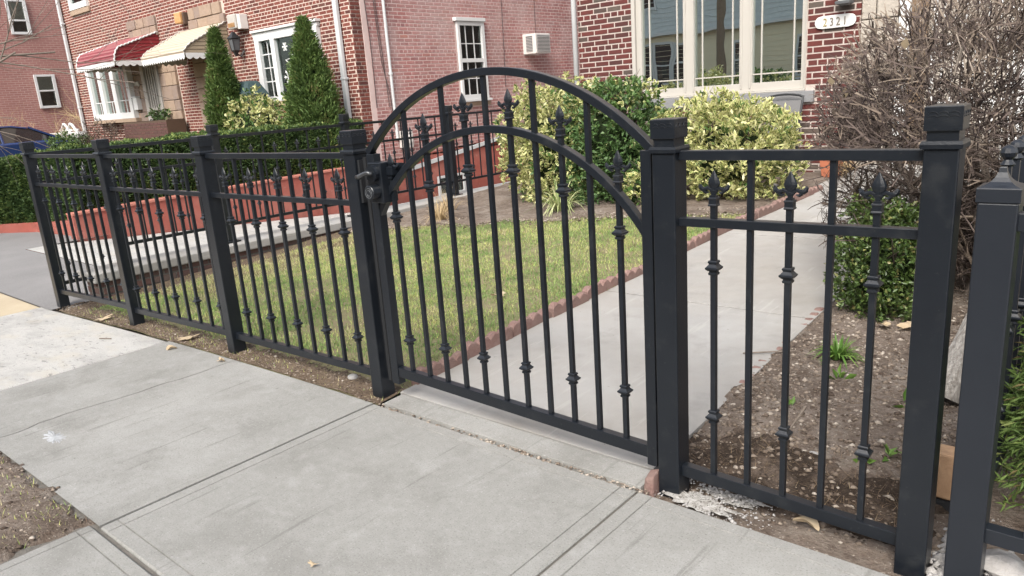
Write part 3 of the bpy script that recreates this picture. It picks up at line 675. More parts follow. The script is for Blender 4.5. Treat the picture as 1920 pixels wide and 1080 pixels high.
cu.build('curtain', M['curtain'], nh)
# fieldstone round the door, door frame, step
st = random.Random(5)
z = 0.3
while z < 3.0:
    h = st.uniform(0.18, 0.34); cut = st.uniform(-1.95, -1.8)
    for a, b in ((XR+.012, cut), (cut+.012, -1.70)):
        MB().box(a, b, YF-.035-st.uniform(0, .015), YF+.03, z, z+h-.012).build('stone_block', M['stone_near'], nh, bevel=.012)
    z += h
dr = MB(); dr.box(-1.69, -1.575, YF-.06, YF+.03, 0.3, 2.45); dr.box(-0.55, -0.44, YF-.06, YF+.03, 0.3, 2.45); dr.box(-1.575, -0.55, YF-.06, YF+.03, 2.36, 2.45)
dr.build('door_frame', M['white'], nh, bevel=.006)
do = MB(); do.box(-1.575, -0.55, YF-.015, YF+.02, 0.3, 2.36); dd = do.build('door', M['stone_near'], nh); MB().box(-1.572, -1.40, YF-.03, YF-.016, 0.31, 2.35).build('door_panel', M['brown'], dd)
sd = MB(); sd.box(-1.36, -1.32, YF-.045, YF-.02, .35, 2.3); sd.box(-.62, -.58, YF-.045, YF-.02, .35, 2.3)
for i in range(7): sd.box(-1.26+i*.1, -1.245+i*.1, YF-.040, YF-.025, .4, 2.28)
for z in (.36, 1.0, 1.6, 2.26): sd.box(-1.32, -.62, YF-.044, YF-.024, z, z+.035)
sd.build('storm_door_grille', M['white'], dd)
MB().box(-1.9, -0.2, YF-.9, YF-.07, 0.1, 0.36).build('step', M['path'], nh, bevel=.01)
# white downspout on the corner
MB().tube([(-5.965, YF-.045, 0.1), (-5.965, YF-.045, 6.8)], 0.038, 10).build('downspout', M['pipe'], nh, smooth=True)

# house number plaque with raised numerals
pq = thing('house_number_plaque', (-2.36, YF-.02, 1.965), 'white house number plaque reading 2321 on the dark brick wall', 'number plaque')
def arcpts(cx, cy, r, a0, a1, n): return [(cx+r*math.cos(a0+(a1-a0)*i/n), cy+r*math.sin(a0+(a1-a0)*i/n)) for i in range(n+1)]
hw, hh = .205, .070
outl = arcpts(hw-.05, 0, hh, -1.05, 1.05, 8)+[(hw-.06, hh), (-hw+.06, hh)]+arcpts(-hw+.05, 0, hh, PI-1.05, PI+1.05, 8)+[(-hw+.06, -hh), (hw-.06, -hh)]
MB().prism([(-2.36+p[0], 1.965+p[1]) for p in outl], 'y', YF-.034, YF-.012).build('plate', M['plaque'], pq, bevel=.004)
for i, ch in enumerate('2321'):
    cu_ = bpy.data.curves.new('numeral', 'FONT'); cu_.body = ch; cu_.size = 0.125; cu_.extrude = 0.004; cu_.align_x = 'CENTER'
    t = bpy.data.objects.new('numeral_font', cu_); COL.objects.link(t); dg = bpy.context.evaluated_depsgraph_get(); me = bpy.data.meshes.new_from_object(t.evaluated_get(dg))
    bpy.data.objects.remove(t); me.name = 'numeral'; me.materials.clear(); me.materials.append(M['gold'] if i == 0 else M['numeral'])
    o = link('numeral', me, pq, (-.108+i*.072, -.0175, -.043), (PI/2, 0, 0)); o.scale = (0.78, 1, 1)

# porch lantern whose foot shows at the top edge
ln = thing('wall_lantern', (-2.24, YF-.12, 2.30), 'grey wall lantern above the white number plaque', 'lantern')
MB().sq([(.045, 2.12), (.075, 2.135), (.08, 2.16), (.06, 2.17)], -2.24, YF-.12).build('lantern_base', M['ac_grille'], ln)
MB().sq([(.05, 2.17), (.075, 2.36)], -2.24, YF-.12).build('lantern_glass', M['curtain'], ln)
MB().sq([(.09, 2.36), (.02, 2.47)], -2.24, YF-.12).box(-2.26, -2.22, YF-.12, YF-.01, 2.40, 2.43).build('lantern_cap', M['ac_grille'], ln)

# ------------------------------------------------------------------ pair of houses on the left
lh = thing('brick_house', (-17, YF, 0.3), 'red brick double house with two door awnings and a pink side wall', 'house', 'brick houses on the street')
HX0, HX1 = -24.55, -11.05
MB().box(HX0, HX1, YF, YF+12, -0.9, 6.6).build('wall', M['mortar_left'], lh)
rf = MB(); rf.box(HX0-.15, HX1+.15, YF-.15, YF+12.1, 6.601, 6.85); rf.build('roof', M['roof'], lh)
w1 = (-14.26, -12.02, 1.62, 2.95); w2 = (-23.12, -20.42, 1.50, 2.95); w3 = (-23.62, -22.40, 4.60, 5.9)
holes = [(w1[0], w1[1], w1[2], 3.08), (w2[0], w2[1], w2[2]-.08, w2[3]), (w3[0]-.04, w3[1]+.04, w3[2]-.16, w3[3]),
         (-20.20, -18.63, 3.58, 3.93), (-16.95, -15.40, 3.40, 3.86), (-20.55, -18.00, 0.9, 2.9), (-17.05, -15.35, 0.9, 2.9)]
bricks(lh, 'Y', YF, HX0, HX1-.0, 0.25, 5.3, holes, M['brick_left'], 0.226, 300, header=6, hoff=1, d=0.0035, seed=8)
# side wall down the driveway: pale brick above a painted footing
MB().box(HX1-.004, HX1+.022, YF+.24, YF+11.8, 0.62, 6.5).build('side_wall', M['mortar_pink'], lh)
sw = (9.83, 10.68, 1.37, 3.02)
bricks(lh, 'X', HX1+.022, YF+.36, YF+9.2, 0.62, 3.9, [(sw[0]-.03, sw[1]+.03, sw[2]-.14, sw[3]+.06), (12.08, 12.64, 2.30, 2.75)], M['brick_pink'], 0.226, 0, header=7, hoff=2, d=0.004, seed=15)
bricks(lh, 'X', HX1, YF+.0, YF+.235, 0.45, 3.9, [], M['brick_left'], 0.226, 0, header=6, hoff=1, d=0.012, seed=18)
MB().box(HX1-.004, HX1+.034, YF-.02, YF+11.8, -0.9, 0.30).build('footing', M['red_paint'], lh)
lg = MB(); 
lg.hexa([(HX1-.004, YF+.3, -.06), (HX1+.075, YF+.3, -.06), (HX1+.075, YF+4.2, .46), (HX1-.004, YF+4.2, .46), (HX1-.004, YF+.3, .02), (HX1+.075, YF+.3, .02), (HX1+.075, YF+4.2, .54), (HX1-.004, YF+4.2, .54)])
lg.build('ledge', M['pipe'], lh)
fp = MB(); fp.hexa([(HX1-.003, YF+.3, .30), (HX1+.03, YF+.3, .30), (HX1+.03, YF+4.2, .30), (HX1-.003, YF+4.2, .30), (HX1-.003, YF+.3, .301), (HX1+.03, YF+.3, .301), (HX1+.03, YF+4.2, .47), (HX1-.003, YF+4.2, .47)])
fp.build('footing_step', M['red_paint'], lh)
cb = MB()
cb.box(HX1-.003, HX1+.024, YF+.2, YF+11, 0.302, .62); cb.build('footing_course', M['mortar_pink'], lh)
bricks(lh, 'X', HX1+.024, YF+.36, YF+9.2, 0.06, .62, [], M['brick_pink'], 0.226, 0, header=0, d=0.006, seed=31)
# basement window
sash(lh, 'X', HX1+.078, 8.85, 9.68, -0.61, -0.17, M['pipe'], fr=.05, panes=[(8.91, 9.23, -.55, -.22), (9.29, 9.62, -.55, -.22)], glass='glass_dark', out=.03, deep=.01, name='basement_window', room='curtain')
# side window: double hung with grille bars
ub = [(u, sw[2]+.86, sw[3]-.10) for u in (9.83+.28, 9.83+.53)]+[(u, sw[2]+.10, sw[2]+.78) for u in (9.83+.28, 9.83+.53)]
sash(lh, 'X', HX1+.066, sw[0], sw[1], sw[2], sw[3]-.03, M['white'], panes=[(sw[0]+.07, sw[1]-.09, sw[2]+.10, sw[2]+.78), (sw[0]+.07, sw[1]-.09, sw[2]+.86, sw[3]-.11)], vbars=ub, hbars=[(sw[2]+1.17, sw[0]+.07, sw[1]-.09), (sw[2]+.44, sw[0]+.07, sw[1]-.09)], bar=.02, glass='glass_dark', out=.03, deep=.03, name='side_window')
MB().wb('X', HX1+.02, sw[0]-.06, sw[1]+.02, 0, .11, sw[3]-.025, sw[3]+.05).build('window_head', M['white'], lh, bevel=.006); MB().wb('X', HX1+.02, sw[0]-.02, sw[1]+.06, 0, .12, sw[2]-.05, sw[2]-.002).build('window_ledge', M['white'], lh, bevel=.006)
MB().wb('X', HX1+.02, sw[0]-.02, sw[1]+.06, 0, .05, sw[2]-.14, sw[2]-.055).build('sill', M['stone'], lh)
# room behind panes is the wall itself; front windows
f1 = sash(lh, 'Y', YF-.045, w1[0], w1[1], w1[2], w1[3], M['white'], panes=[(-14.10, -13.66, w1[2]+.10, 2.86), (-13.52, -12.58, w1[2]+.10, 2.86), (-12.46, -12.10, w1[2]+.10, 2.86)],
     vbars=[(-13.88, w1[2]+.10, 2.86), (-12.28, w1[2]+.10, 2.86)], hbars=[(z, a, b) for z in (2.03, 2.31, 2.585) for a, b in ((-14.10, -13.66), (-12.46, -12.10))], bar=.022, glass='glass_dark', deep=.04, out=.05)
bl = MB()
for i in range(40): bl.box(-13.52, -12.58, YF-.0135, YF-.0115, w1[2]+.12+i*.029, w1[2]+.128+i*.029)
bl.build('blind', M['blind'], f1)
tr = MB(); tr.box(w1[0]-.06, w1[1]+.05, YF-.13, YF-.002, 3.035, 3.085); tr.box(w1[0]-.05, w1[1]+.02, YF-.085, YF-.002, 2.952, 3.033); tr.build('window_head', M['white'], lh, bevel=.008)
MB().box(w1[0]-.05, w1[1]+.05, YF-.10, YF+.0, w1[2]-.10, w1[2]-.003).build('sill', M['stone'], lh, bevel=.008)
f2 = sash(lh, 'Y', YF-.16, w2[0], w2[1], w2[2], w2[3], M['white'], panes=[(-22.92, -22.36, 1.66, 2.9), (-22.14, -21.52, 1.66, 2.9), (-21.28, -20.60, 1.66, 2.9)],
     vbars=[(-20.94, 1.66, 2.9), (-21.83, 1.66, 1.98), (-22.64, 1.66, 1.98)], hbars=[(1.98, -22.92, -22.36), (1.98, -22.14, -21.52), (1.98, -21.28, -20.60)], bar=.02, glass='glass', deep=.155, out=.05)
c2 = MB()
for i in range(16): c2.box(-21.26, -20.62, YF-.1285, YF-.1255, 1.68+i*.075, 1.72+i*.075)
c2.build('blind', M['curtain'], f2)
ys_ = MB(); ys_.box(-22.10, -21.54, YF-.1285, YF-.1255, 2.0, 2.7); ys_.build('curtain', M['curtain'], f2)
MB().box(w2[0]-.05, w2[1]+.12, YF-.24, YF, w2[2]-.10, w2[2]-.004).build('sill', M['stone'], lh, bevel=.008)
sash(lh, 'Y', YF-.045, w3[0], w3[1], w3[2], w3[3], M['white'], fr=.16, glass='glass_dark', deep=.04, out=.03)
MB().box(w3[0]-.05, w3[1]+.05, YF-.06, YF-.0, w3[2]-.14, w3[2]-.003).build('sill', M['stone'], lh, bevel=.006)
# stone blocks over and beside the doors
def ashlar(x0, x1, z0, z1, rows, seed, proud=.05, wmin=.25, wmax=.6):
    r = random.Random(seed); z = z0; hs = [r.uniform(.8, 1.2) for _ in range(rows)]; k = (z1-z0)/sum(hs)
    for h in hs:
        h *= k; x = x0
        while x < x1-.01:
            L = r.uniform(wmin, wmax)
            if x1-x-L < wmin*.6: L = x1-x
            p = proud+r.uniform(0, .03)
            mb = MB().box(x, x+L-.012, YF-p, YF+.0, z, z+h-.012); mb.t = [r.random()]*8
            mb.build('stone_block', M['stone'], lh, bevel=.012)
            x += L
        z += h
ashlar(-20.20, -18.63, 3.45, 3.93, 2, 2); ashlar(-17.0, -15.36, 3.40, 3.60, 1, 3); ashlar(-16.93, -15.48, 3.602, 3.86, 1, 4)
ashlar(-20.56, -19.90, 0.25, 2.9, 8, 5, .06, .25, .5); ashlar(-18.90, -18.02, 0.25, 2.9, 8, 6, .06, .3, .6)
ashlar(-17.06, -16.35, 0.25, 2.9, 9, 7, .06, .3, .7); ashlar(-15.62, -15.34, 0.25, 2.9, 7, 9, .06, .27, .3)
# doors
d1 = MB(); d1.box(-19.86, -18.95, YF-.03, YF-.001, .7, 2.9); dd1 = d1.build('door', M['dark'], lh)
g1 = MB(); g1.box(-19.88, -19.70, YF-.09, YF-.035, .7, 2.92); g1.box(-19.02, -18.92, YF-.09, YF-.035, .7, 2.92)
for i in range(5): g1.box(-19.60+i*.125, -19.555+i*.125, YF-.08, YF-.05, .75, 2.85)
for z in (1.42, 1.66, 2.82): g1.box(-19.70, -19.02, YF-.086, YF-.046, z, z+.05)
for i in range(4):
    a = -19.62+i*.15; g1.tube([(a+.06*math.cos(q), YF-.066, 1.565+.055*math.sin(q)) for q in lin(0, 2*PI, 10)], .010, 5)
for z in (2.05, 2.25, 2.45): g1.tube([(-19.35+.05*math.cos(q), YF-.07, z+.07*math.sin(q)) for q in lin(0, 2*PI, 10)], .010, 5)
g1.build('iron_door_grille', M['cream'], dd1)
d2 = MB(); d2.box(-16.20, -15.63, YF-.03, YF-.001, .7, 2.9); dd2 = d2.build('door', M['dark'], lh); dd2['label'] = 'dark door under the tan awning'
t2 = MB(); t2.box(-16.34, -16.21, YF-.10, YF-.002, .7, 2.9); t2.build('door_frame', M['wood_brown'], dd2)
# flush downspouts
for x, yy in ((-24.37, YF-.07), (-11.37, YF-.06)):
    dm = MB(); dm.box(x-.055, x+.055, yy-.045, yy+.03, .3, 6.6)
    for z in (1.9, 4.3): dm.box(x-.075, x+.075, yy-.052, YF-.012, z, z+.05)
    dm.build('downspout', M['pipe'], lh, bevel=.012)
# side wall pipe and hanging cables
vp = MB(); vp.tube([(HX1+.075, 7.865, .7), (HX1+.075, 7.865, 6.4)], .030, 8)
for z in (1.95, 3.6): vp.lathe([(.045, z), (.045, z+.04)], HX1+.075, 7.865, 10)
vp.build('conduit', M['pipe'], lh, smooth=False)
cb1 = MB(); cb1.tube([(HX1+.05, 7.375+.011*i+.02*math.sin(i*1.3), 6-.62*i+.3) for i in range(9)], .009, 5)
cb1.tube([(HX1+.05, 7.61+.018*i+.015*math.sin(i), 6-.62*i+.3) for i in range(9)], .007, 5); cb1.tube([(HX1+.05, 7.64, 3.4), (HX1+.06, 7.68, 2.2), (HX1+.07, 7.80, 1.55), (HX1+.07, 7.84, .9)], .008, 5)
cb1.build('cable', M['string'], lh)
cb2 = MB(); cb2.tube([(HX1+.05, 11.38, 6.0), (HX1+.05, 11.36, 3.0), (HX1+.05, 11.32, 1.6)], .007, 5); cb2.tube([(HX1+.05, 12.6, 6.0), (HX1+.05, 12.55, 2.8)], .006, 5); cb2.build('cable', M['string'], lh)
# utility meters on the corner of the side wall
mt = thing('gas_meter', (HX1+.12, 8.05, .6), 'grey gas meter box low on the pink side wall', 'meter')
MB().box(HX1+.04, HX1+.22, 7.92, 8.16, .52, .86).lathe([(.09, HX1+.22), (.09, HX1+.26)], 8.04, .68, 12, 'x').build('meter_case', M['ac_body'], mt, bevel=.02)
MB().tube([(HX1+.12, 8.04, .52), (HX1+.12, 8.04, .1), (HX1+.1, 8.04, -.6)], .03, 8).build('meter_pipe', M['ac_grille'], mt)

# brick planter in front of the left door
pl_ = thing('brick_planter', (-19.1, 6.75, .7), 'dark brown brick planter below the white grille door', 'planter')
MB().box(-20.30, -17.86, 6.52, YF-.1, .2, 1.39).build('planter_wall', M['wood_brown'], pl_)
bricks(pl_, 'Y', 6.52, -20.30, -17.86, .25, 1.385, [], mat('dark_brown_brick', (.10, .045, .04), .9, (.07, .032, .028), 9, .6, tone=[(0, (.105, .045, .038)), (1, (.07, .034, .03))]), 0.226, 140, header=0, d=.008, seed=77)
MB().box(-20.30, -17.86, 6.55, YF-.12, 1.391, 1.40).build('soil', M['soil_dark'], pl_)

# awnings
def awning(name, label, x0, x1, yf, zb, zt, mt_, ms_, round_, rib):
    t = thing(name, ((x0+x1)/2, YF, zb), label, 'awning', 'metal door awnings')
    pts = []
    if round_:
        D_ = YF-.012-yf
        pts = [(YF-.012-D_*.80*k, zt-(zt-zb)*.46*k) for k in (0, .25, .5, .75, 1)]
        for i in range(1, 8):
            a = i/7*PI/2; pts.append((YF-.012-D_*(.80+.20*math.sin(a)), zb+.03+((zt-zb)*.54-.03)*(1-(1-math.cos(a))*.93-.07*i/7)))
    else:
        pts = [(YF-.012-(YF-.012-yf)*k, zt-(zt-zb-.16)*k) for k in (0, .15, .3, .45, .6, .75, .88)]+[(yf-.015, zb+.10), (yf-.02, zb+.03)]
    # corrugated cover: ribs run along x at each step
    mb = MB(); prof = []
    N_ = rib
    L = [0]
    for i in range(1, len(pts)): L.append(L[-1]+math.hypot(pts[i][0]-pts[i-1][0], pts[i][1]-pts[i-1][1]))
    def at(s):
        for i in range(1, len(pts)):
            if s <= L[i]+1e-9:
                f = (s-L[i-1])/(L[i]-L[i-1]); return (pts[i-1][0]+(pts[i][0]-pts[i-1][0])*f, pts[i-1][1]+(pts[i][1]-pts[i-1][1])*f)
        return pts[-1]
    for i in range(N_*4+1):
        s = L[-1]*i/(N_*4); p = at(s); q = at(min(s+.01, L[-1])); d = Vector((q[0]-p[0], q[1]-p[1])); d = d.normalized() if d.length > 1e-6 else Vector((0, -1))
        o = 0.016 if i % 4 in (1, 2) else 0.0
        prof.append((p[0]-abs(d.y)*o, p[1]+abs(d.x)*o))
    n = len(prof); V = [(x0, a, b) for a, b in prof]+[(x1, a, b) for a, b in prof]+[(x0, a+.01, b-.012) for a, b in prof]+[(x1, a+.01, b-.012) for a, b in prof]
    F = [(i, i+1, n+i+1, n+i) for i in range(n-1)]+[(2*n+i, 3*n+i, 3*n+i+1, 2*n+i+1) for i in range(n-1)]+[(0, n, 3*n, 2*n), (n-1, 3*n-1, 4*n-1, 2*n-1)]
    mb.add(V, F); mb.t = [1.0 if (j % n) % 4 in (1, 2) else 0.0 for j in range(len(V))]; mb.build('cover', mt_, t)
    # side cheeks with horizontal laps
    for x, sgn in ((x0+.02, -1), (x1-.02, 1)):
        K = 8; ck_ = MB()
        def yat(z):   # front limit at height z
            best = YF-.012
            for i in range(n-1):
                a, b = prof[i], prof[i+1]
                if min(a[1], b[1]) <= z <= max(a[1], b[1]):
                    f = (z-a[1])/(b[1]-a[1]+1e-9); best = min(best, a[0]+(b[0]-a[0])*f)
            return best+.012
        for k in range(K):
            za = zb+.05+(zt-zb-.07)*k/K; zc = zb+.05+(zt-zb-.07)*(k+1)/K-.004
            ya, yc = yat(za), yat(zc)
            if YF-.012-yc < .015: yc = YF-.03
            o = .014
            ck_.hexa([(x, YF-.012, za), (x, ya, za), (x+sgn*o, ya, za), (x+sgn*o, YF-.012, za), (x, YF-.012, zc), (x, yc, zc), (x+sgn*.003, yc, zc), (x+sgn*.003, YF-.012, zc)])
        ck_.build('side_panel', ms_, t)
    # white scalloped valance and white edging
    va = MB(); nsc = int((x1-x0)/.11); sc_ = (x1-x0)/nsc
    def scal(p0, d, n_, st_):
        for i in range(n_):
            a = i*st_
            for j in range(6):
                u0_, u1_ = a+st_*j/6, a+st_*(j+1)/6
                h0 = .035+.045*math.sin(PI*j/6); h1 = .035+.045*math.sin(PI*(j+1)/6)
                A = Vector(p0)+Vector(d)*u0_; B = Vector(p0)+Vector(d)*u1_; nn = Vector((-d[1], d[0], 0))*.004
                va.hexa([A-nn-Vector((0, 0, h0)), B-nn-Vector((0, 0, h1)), B+nn-Vector((0, 0, h1)), A+nn-Vector((0, 0, h0)), A-nn+Vector((0, 0, .05)), B-nn+Vector((0, 0, .05)), B+nn+Vector((0, 0, .05)), A+nn+Vector((0, 0, .05))])
    scal((x0, yf-.026, zb), (1, 0, 0), nsc, sc_)
    ny = int((YF-yf)/.15); scal((x1+.012, yf, zb), (0, 1, 0), ny, (YF-.02-yf)/ny); scal((x0-.012, yf, zb), (0, 1, 0), ny, (YF-.02-yf)/ny)
    va.build('valance', M['white'], t)
    for x in (x0, x1): MB().tube([(x, a-.004, b+.006) for a, b in prof[::2]], .018, 5).build('edge_trim', M['white'] if round_ else M['cream'], t)
    return t
awning('door_awning', 'rounded dark red metal awning over the far left door and window', -21.0, -18.65, 5.93, 2.80, 3.52, M['awn_red_pale'], M['awn_red'], True, 14)
awning('door_awning', 'cream and tan metal awning with scalloped white edge over the right-hand door', -17.42, -15.38, 6.03, 2.70, 3.40, M['awn_tan'], M['awn_beige'], False, 11)
# boxes, lamp and mailbox on that facade
bx = thing('wall_box', (-14.75, YF, 3.2), 'cream speaker-like box on the wall right of the tan awning', 'wall box')
MB().box(-14.95, -14.62, YF-.24, YF-.012, 3.18, 3.48).build('case', M['cream'], bx, bevel=.02)
MB().box(-14.615, -14.50, YF-.20, YF-.012, 3.16, 3.46).build('side_cover', M['ac_body'], bx, bevel=.01)
sl_ = MB()
for i in range(5): sl_.box(-14.92, -14.66, YF-.252, YF-.241, 3.22+i*.018, 3.23+i*.018)
sl_.build('slot', M['rusty'], bx)
bx2 = thing('wall_box', (-17.2, YF, 3.6), 'rusty orange box on the wall left of the stone blocks', 'wall box')
MB().box(-17.34, -17.05, YF-.20, YF-.012, 3.56, 3.80).build('case', M['rusty'], bx2, bevel=.02)
MB().box(-17.045, -16.97, YF-.15, YF-.012, 3.53, 3.79).build('side_cover', M['wood_brown'], bx2, bevel=.01)
lt = thing('wall_lantern', (-14.85, YF-.2, 2.9), 'black coach lantern on the wall by the cream wall box', 'lantern')
MB().sq([(.02, 3.13), (.05, 3.08), (.105, 3.0), (.10, 2.985)], -14.85, YF-.2).build('lantern_cap', M['dark'], lt)
MB().sq([(.055, 2.75), (.08, 2.98)], -14.85, YF-.2).build('lantern_glass', M['ac_grille'], lt)
MB().sq([(.068, 2.75), (.04, 2.70), (.015, 2.62)], -14.85, YF-.2).tube([(-14.85, YF-.2, 2.70), (-14.83, YF-.1, 2.62), (-14.80, YF-.02, 2.74)], .018, 6).build('lantern_base', M['dark'], lt)
lb = MB()
for a in (-1, 1):
    for b in (-1, 1): lb.tube([(-14.85+a*.06, YF-.2+b*.06, 2.75), (-14.85+a*.085, YF-.2+b*.085, 2.985)], .010, 4)
lb.build('lantern_bars', M['dark'], lt)
mbx = thing('mailbox', (-20.3, YF, 1.8), 'white wall mailbox beside the bay window', 'mailbox')
MB().box(-20.40, -20.17, YF-.19, YF-.02, 1.70, 2.02).build('mailbox_body', M['white'], mbx, bevel=.012)
MB().box(-20.41, -20.16, YF-.205, YF-.02, 2.022, 2.05).build('mailbox_lid', M['pipe'], mbx)
pq2 = thing('house_number_plate', (-20.25, YF, 2.4), 'tiny pale number plate above the white mailbox', 'number plate')
MB().box(-20.36, -20.10, YF-.085, YF-.062, 2.30, 2.42).build('plate', M['curtain'], pq2)
# window air conditioner in the pink wall
ac = thing('air_conditioner', (HX1+.2, 12.3, 2.5), 'white window air conditioner sticking out of the pink side wall', 'air conditioner')
AX = HX1+.41; a0, a1, z0, z1 = 12.08, 12.64, 2.296, 2.745
MB().box(HX1, AX, a0, a1, z0, z1).build('case', M['ac_body'], ac, bevel=.015)
MB().box(AX+.001, AX+.012, a0+.05, a1-.04, z0+.05, z1-.05).build('grille_back', M['ac_grille'], ac)
gr = MB()
for i in range(11): gr.box(AX+.013, AX+.022, a0+.05, a1-.04, z0+.055+i*.031, z0+.066+i*.031)
gr.build('louver', M['ac_body'], ac, kind='stuff')
sg = MB(); sg.box(HX1+.12, AX-.1, a0-.006, a0-.001, z0+.05, z1-.05)
sg.build('side_grille', M['ac_grille'], ac)
sr = MB()
for i in range(10): sr.box(HX1+.12, AX-.1, a0-.012, a0-.007, z0+.06+i*.033, z0+.068+i*.033)
sr.build('side_louver', M['ac_body'], ac, kind='stuff')
# decorations hanging behind the big left window
def star(c, R, r_, k, name, lab):
    pts = []
    for i in range(2*k+1):
        a = PI/2+i*PI/k; q = R if i % 2 == 0 else r_; pts.append((c[0]+q*math.cos(a), YF-.024, c[1]+q*math.sin(a)))
    o = MB().tube(pts, .012, 5).build(name, M['frost'], None); o.data.transform(Matrix.Translation((-c[0], -YF, -c[1]))); o.location = (c[0], YF, c[1]); return tag(o, lab, 'window ornament')
star((-12.95, 2.32), .34, .15, 5, 'star_ornament', 'big white wire star hanging in the wide left window')
def flake(c, R, lab):
    mb = MB()
    for i in range(6):
        a = i*PI/3; d = (math.cos(a), math.sin(a)); mb.tube([(0, -.024, 0), (R*d[0], -.024, R*d[1])], .011, 4)
        for s in (-.5, .5):
            b = a+s; mb.tube([(R*.55*d[0], -.024, R*.55*d[1]), (R*.55*d[0]+R*.35*math.cos(b), -.024, R*.55*d[1]+R*.35*math.sin(b))], .009, 4)
    o = mb.build('snowflake_ornament', M['frost'], None); o.location = (c[0], YF, c[1]); return tag(o, lab, 'window ornament')
flake((-13.26, 2.08), .15, 'white snowflake low in the wide window beside the star')
flake((-13.25, 2.68), .09, 'small white snowflake high in the wide window')

# third house, side wall only in view
th = thing('brick_house', (-33, 12, 0), 'pale pinkish brick house at the far left behind the parked car', 'house', 'brick houses on the street')
TX = -28.5
MB().box(-40, TX, 3.6, 24, -0.95, 8.5).build('wall', M['brick_far'], th)
MB().box(-40.3, TX+.25, 3.4, 24.2, 8.501, 8.8).build('roof', M['roof'], th)
for (a, b, c, d) in ((7.28, 7.93, 2.05, 3.16), (6.93, 7.53, 4.45, 5.55)):
    mid = c+(d-c)*.52 if c < 3 else c+(d-c)*.40
    f = sash(th, 'X', TX+.05, a, b, c, d, M['white'], panes=[(a+.08, b-.10, c+.08, mid-.025), (a+.08, b-.10, mid+.025, d-.07)], glass='glass_dark', out=.03, deep=.02)
    MB().wb('X', TX+.05, a+.09, b-.11, -.036, -.032, mid+.03, d-.08).build('blind', M['curtain'], f)

# left front yard behind the red wall
MB().box(-24.5, -10.87, 2.0, YF-.01, -0.9, .24).build('front_yard', M['lawn'], kind='structure')
MB().box(-28.49, -24.55, 1.6, 14, -0.94, .02).build('side_driveway', M['asphalt'], kind='structure')
rw = thing('retaining_wall', (-10.75, 3.5, -.2), 'low red painted retaining wall below the clipped hedge', 'wall')
V0 = [(-10.66, 1.62), (-10.66, 7.05)]
def zt(y): return .235+.018*(y-2.5)
r1 = MB()
r1.hexa([(-10.86, 1.60, -.9), (-10.66, 1.60, -.9), (-10.66, 7.06, -.9), (-10.86, 7.06, -.9), (-10.86, 1.60, zt(1.6)), (-10.66, 1.60, zt(1.6)), (-10.66, 7.06, zt(7)), (-10.86, 7.06, zt(7))])
r1.build('wall_face', M['red_paint'], rw)
r2 = MB(); FW = [(-10.865, 1.74, .12), (-12.3, 1.62, .03), (-13.6, .95, .0), (-17.5, .35, -.03)]
for (xa, ya, za), (xb, yb, zb_) in zip(FW[:-1], FW[1:]):
    r2.hexa([(xb, yb, -.9), (xa, ya, -.9), (xa, ya+.18, -.9), (xb, yb+.18, -.9), (xb, yb, zb_), (xa, ya, za), (xa, ya+.18, za), (xb, yb+.18, zb_)])
r2.build('front_face', M['red_paint'], rw)
r3 = MB(); r3.hexa([(-10.88, 1.60, zt(1.6)+.001), (-10.64, 1.60, zt(1.6)+.001), (-10.64, 7.06, zt(7)+.001), (-10.88, 7.06, zt(7)+.001), (-10.88, 1.60, zt(1.6)+.03), (-10.64, 1.60, zt(1.6)+.03), (-10.64, 7.06, zt(7)+.03), (-10.88, 7.06, zt(7)+.03)])
r3.build('coping', M['red_edge'], rw)

# ------------------------------------------------------------------ metal fence pieces
def cap_mesh():
    mb = MB()
    mb.sq([(.0405, 0), (.0475, .001), (.0485, .012), (.046, .0205), (.040, .021)])
    mb.sq([(.036, .0205), (.036, .046)])
    mb.sq([(.0425, .0455), (.0432, .048), (.0432, .104), (.0415, .1065), (.030, .108)])
    for k in range(4):
        R_ = Matrix.Rotation(k*PI/2, 3, 'Z')
        for row, zz in ((0, .088), (1, .082)):
            for j in range(3):
                cx = -.024+.024*j
                pts = [R_ @ Vector((cx+.011*math.cos(a), -.0436, zz+(.008 if row == 0 else .004)*math.sin(a)-.003)) for a in lin(0, PI, 7)]
                mb.tube(pts, .0013, 4)
    me = mb.mesh('post_cap'); me.materials.append(M['iron']); return me
CAPME = cap_mesh()
PW = .0813
def fpost(root, x, y, zb, ztop=1.207):
    mb = MB().box(x, x+PW, y, y+PW, zb, ztop)
    p = mb.build('post', M['iron'], root, bevel=.0035)
    link('post_cap', CAPME, p, Vector((x+PW/2, y+PW/2, ztop))-wloc(p))
    return p
def finial_mesh():
    mb = MB()
    mb.sq([(.0088, -.01), (.0088, .044), (.0132, .0445), (.0145, .049), (.0125, .053), (.0125, .068), (.0145, .072), (.0132, .0765), (.0095, .077), (.0095, .083), (.007, .0835)])
    mb.sq([(.0062, .083), (.0058, .112)])
    # spear leaf, flattened
    for i in range(1):
        mb.lathe([(.004, .100), (.012, .108), (.019, .119), (.0205, .127), (.0175, .138), (.011, .152), (.005, .164), (.0008, .172)], 0, 0, 10, 'z', .42)
    for s in (-1, 1):
        mb.tube([(s*.003, 0, .090), (s*.010, 0, .104), (s*.020, 0, .109), (s*.030, 0, .104), (s*.036, 0, .096)], [.006, .0068, .0072, .0078, .0055], 6)
        mb.tube([(s*.028, 0, .103), (s*.037, 0, .103), (s*.044, 0, .109), (s*.047, 0, .118), (s*.046, 0, .123)], [.006, .0088, .0085, .0058, .0016], 6)
        mb.tube([(s*.034, 0, .098), (s*.025, 0, .091), (s*.018, 0, .094)], [.006, .0055, .0035], 5)
    mb.tube([(-.011, -.001, .098), (0, -.004, .1), (.011, -.001, .098)], .005, 5)
    me = mb.mesh('finial'); me.materials.append(M['iron']); return me
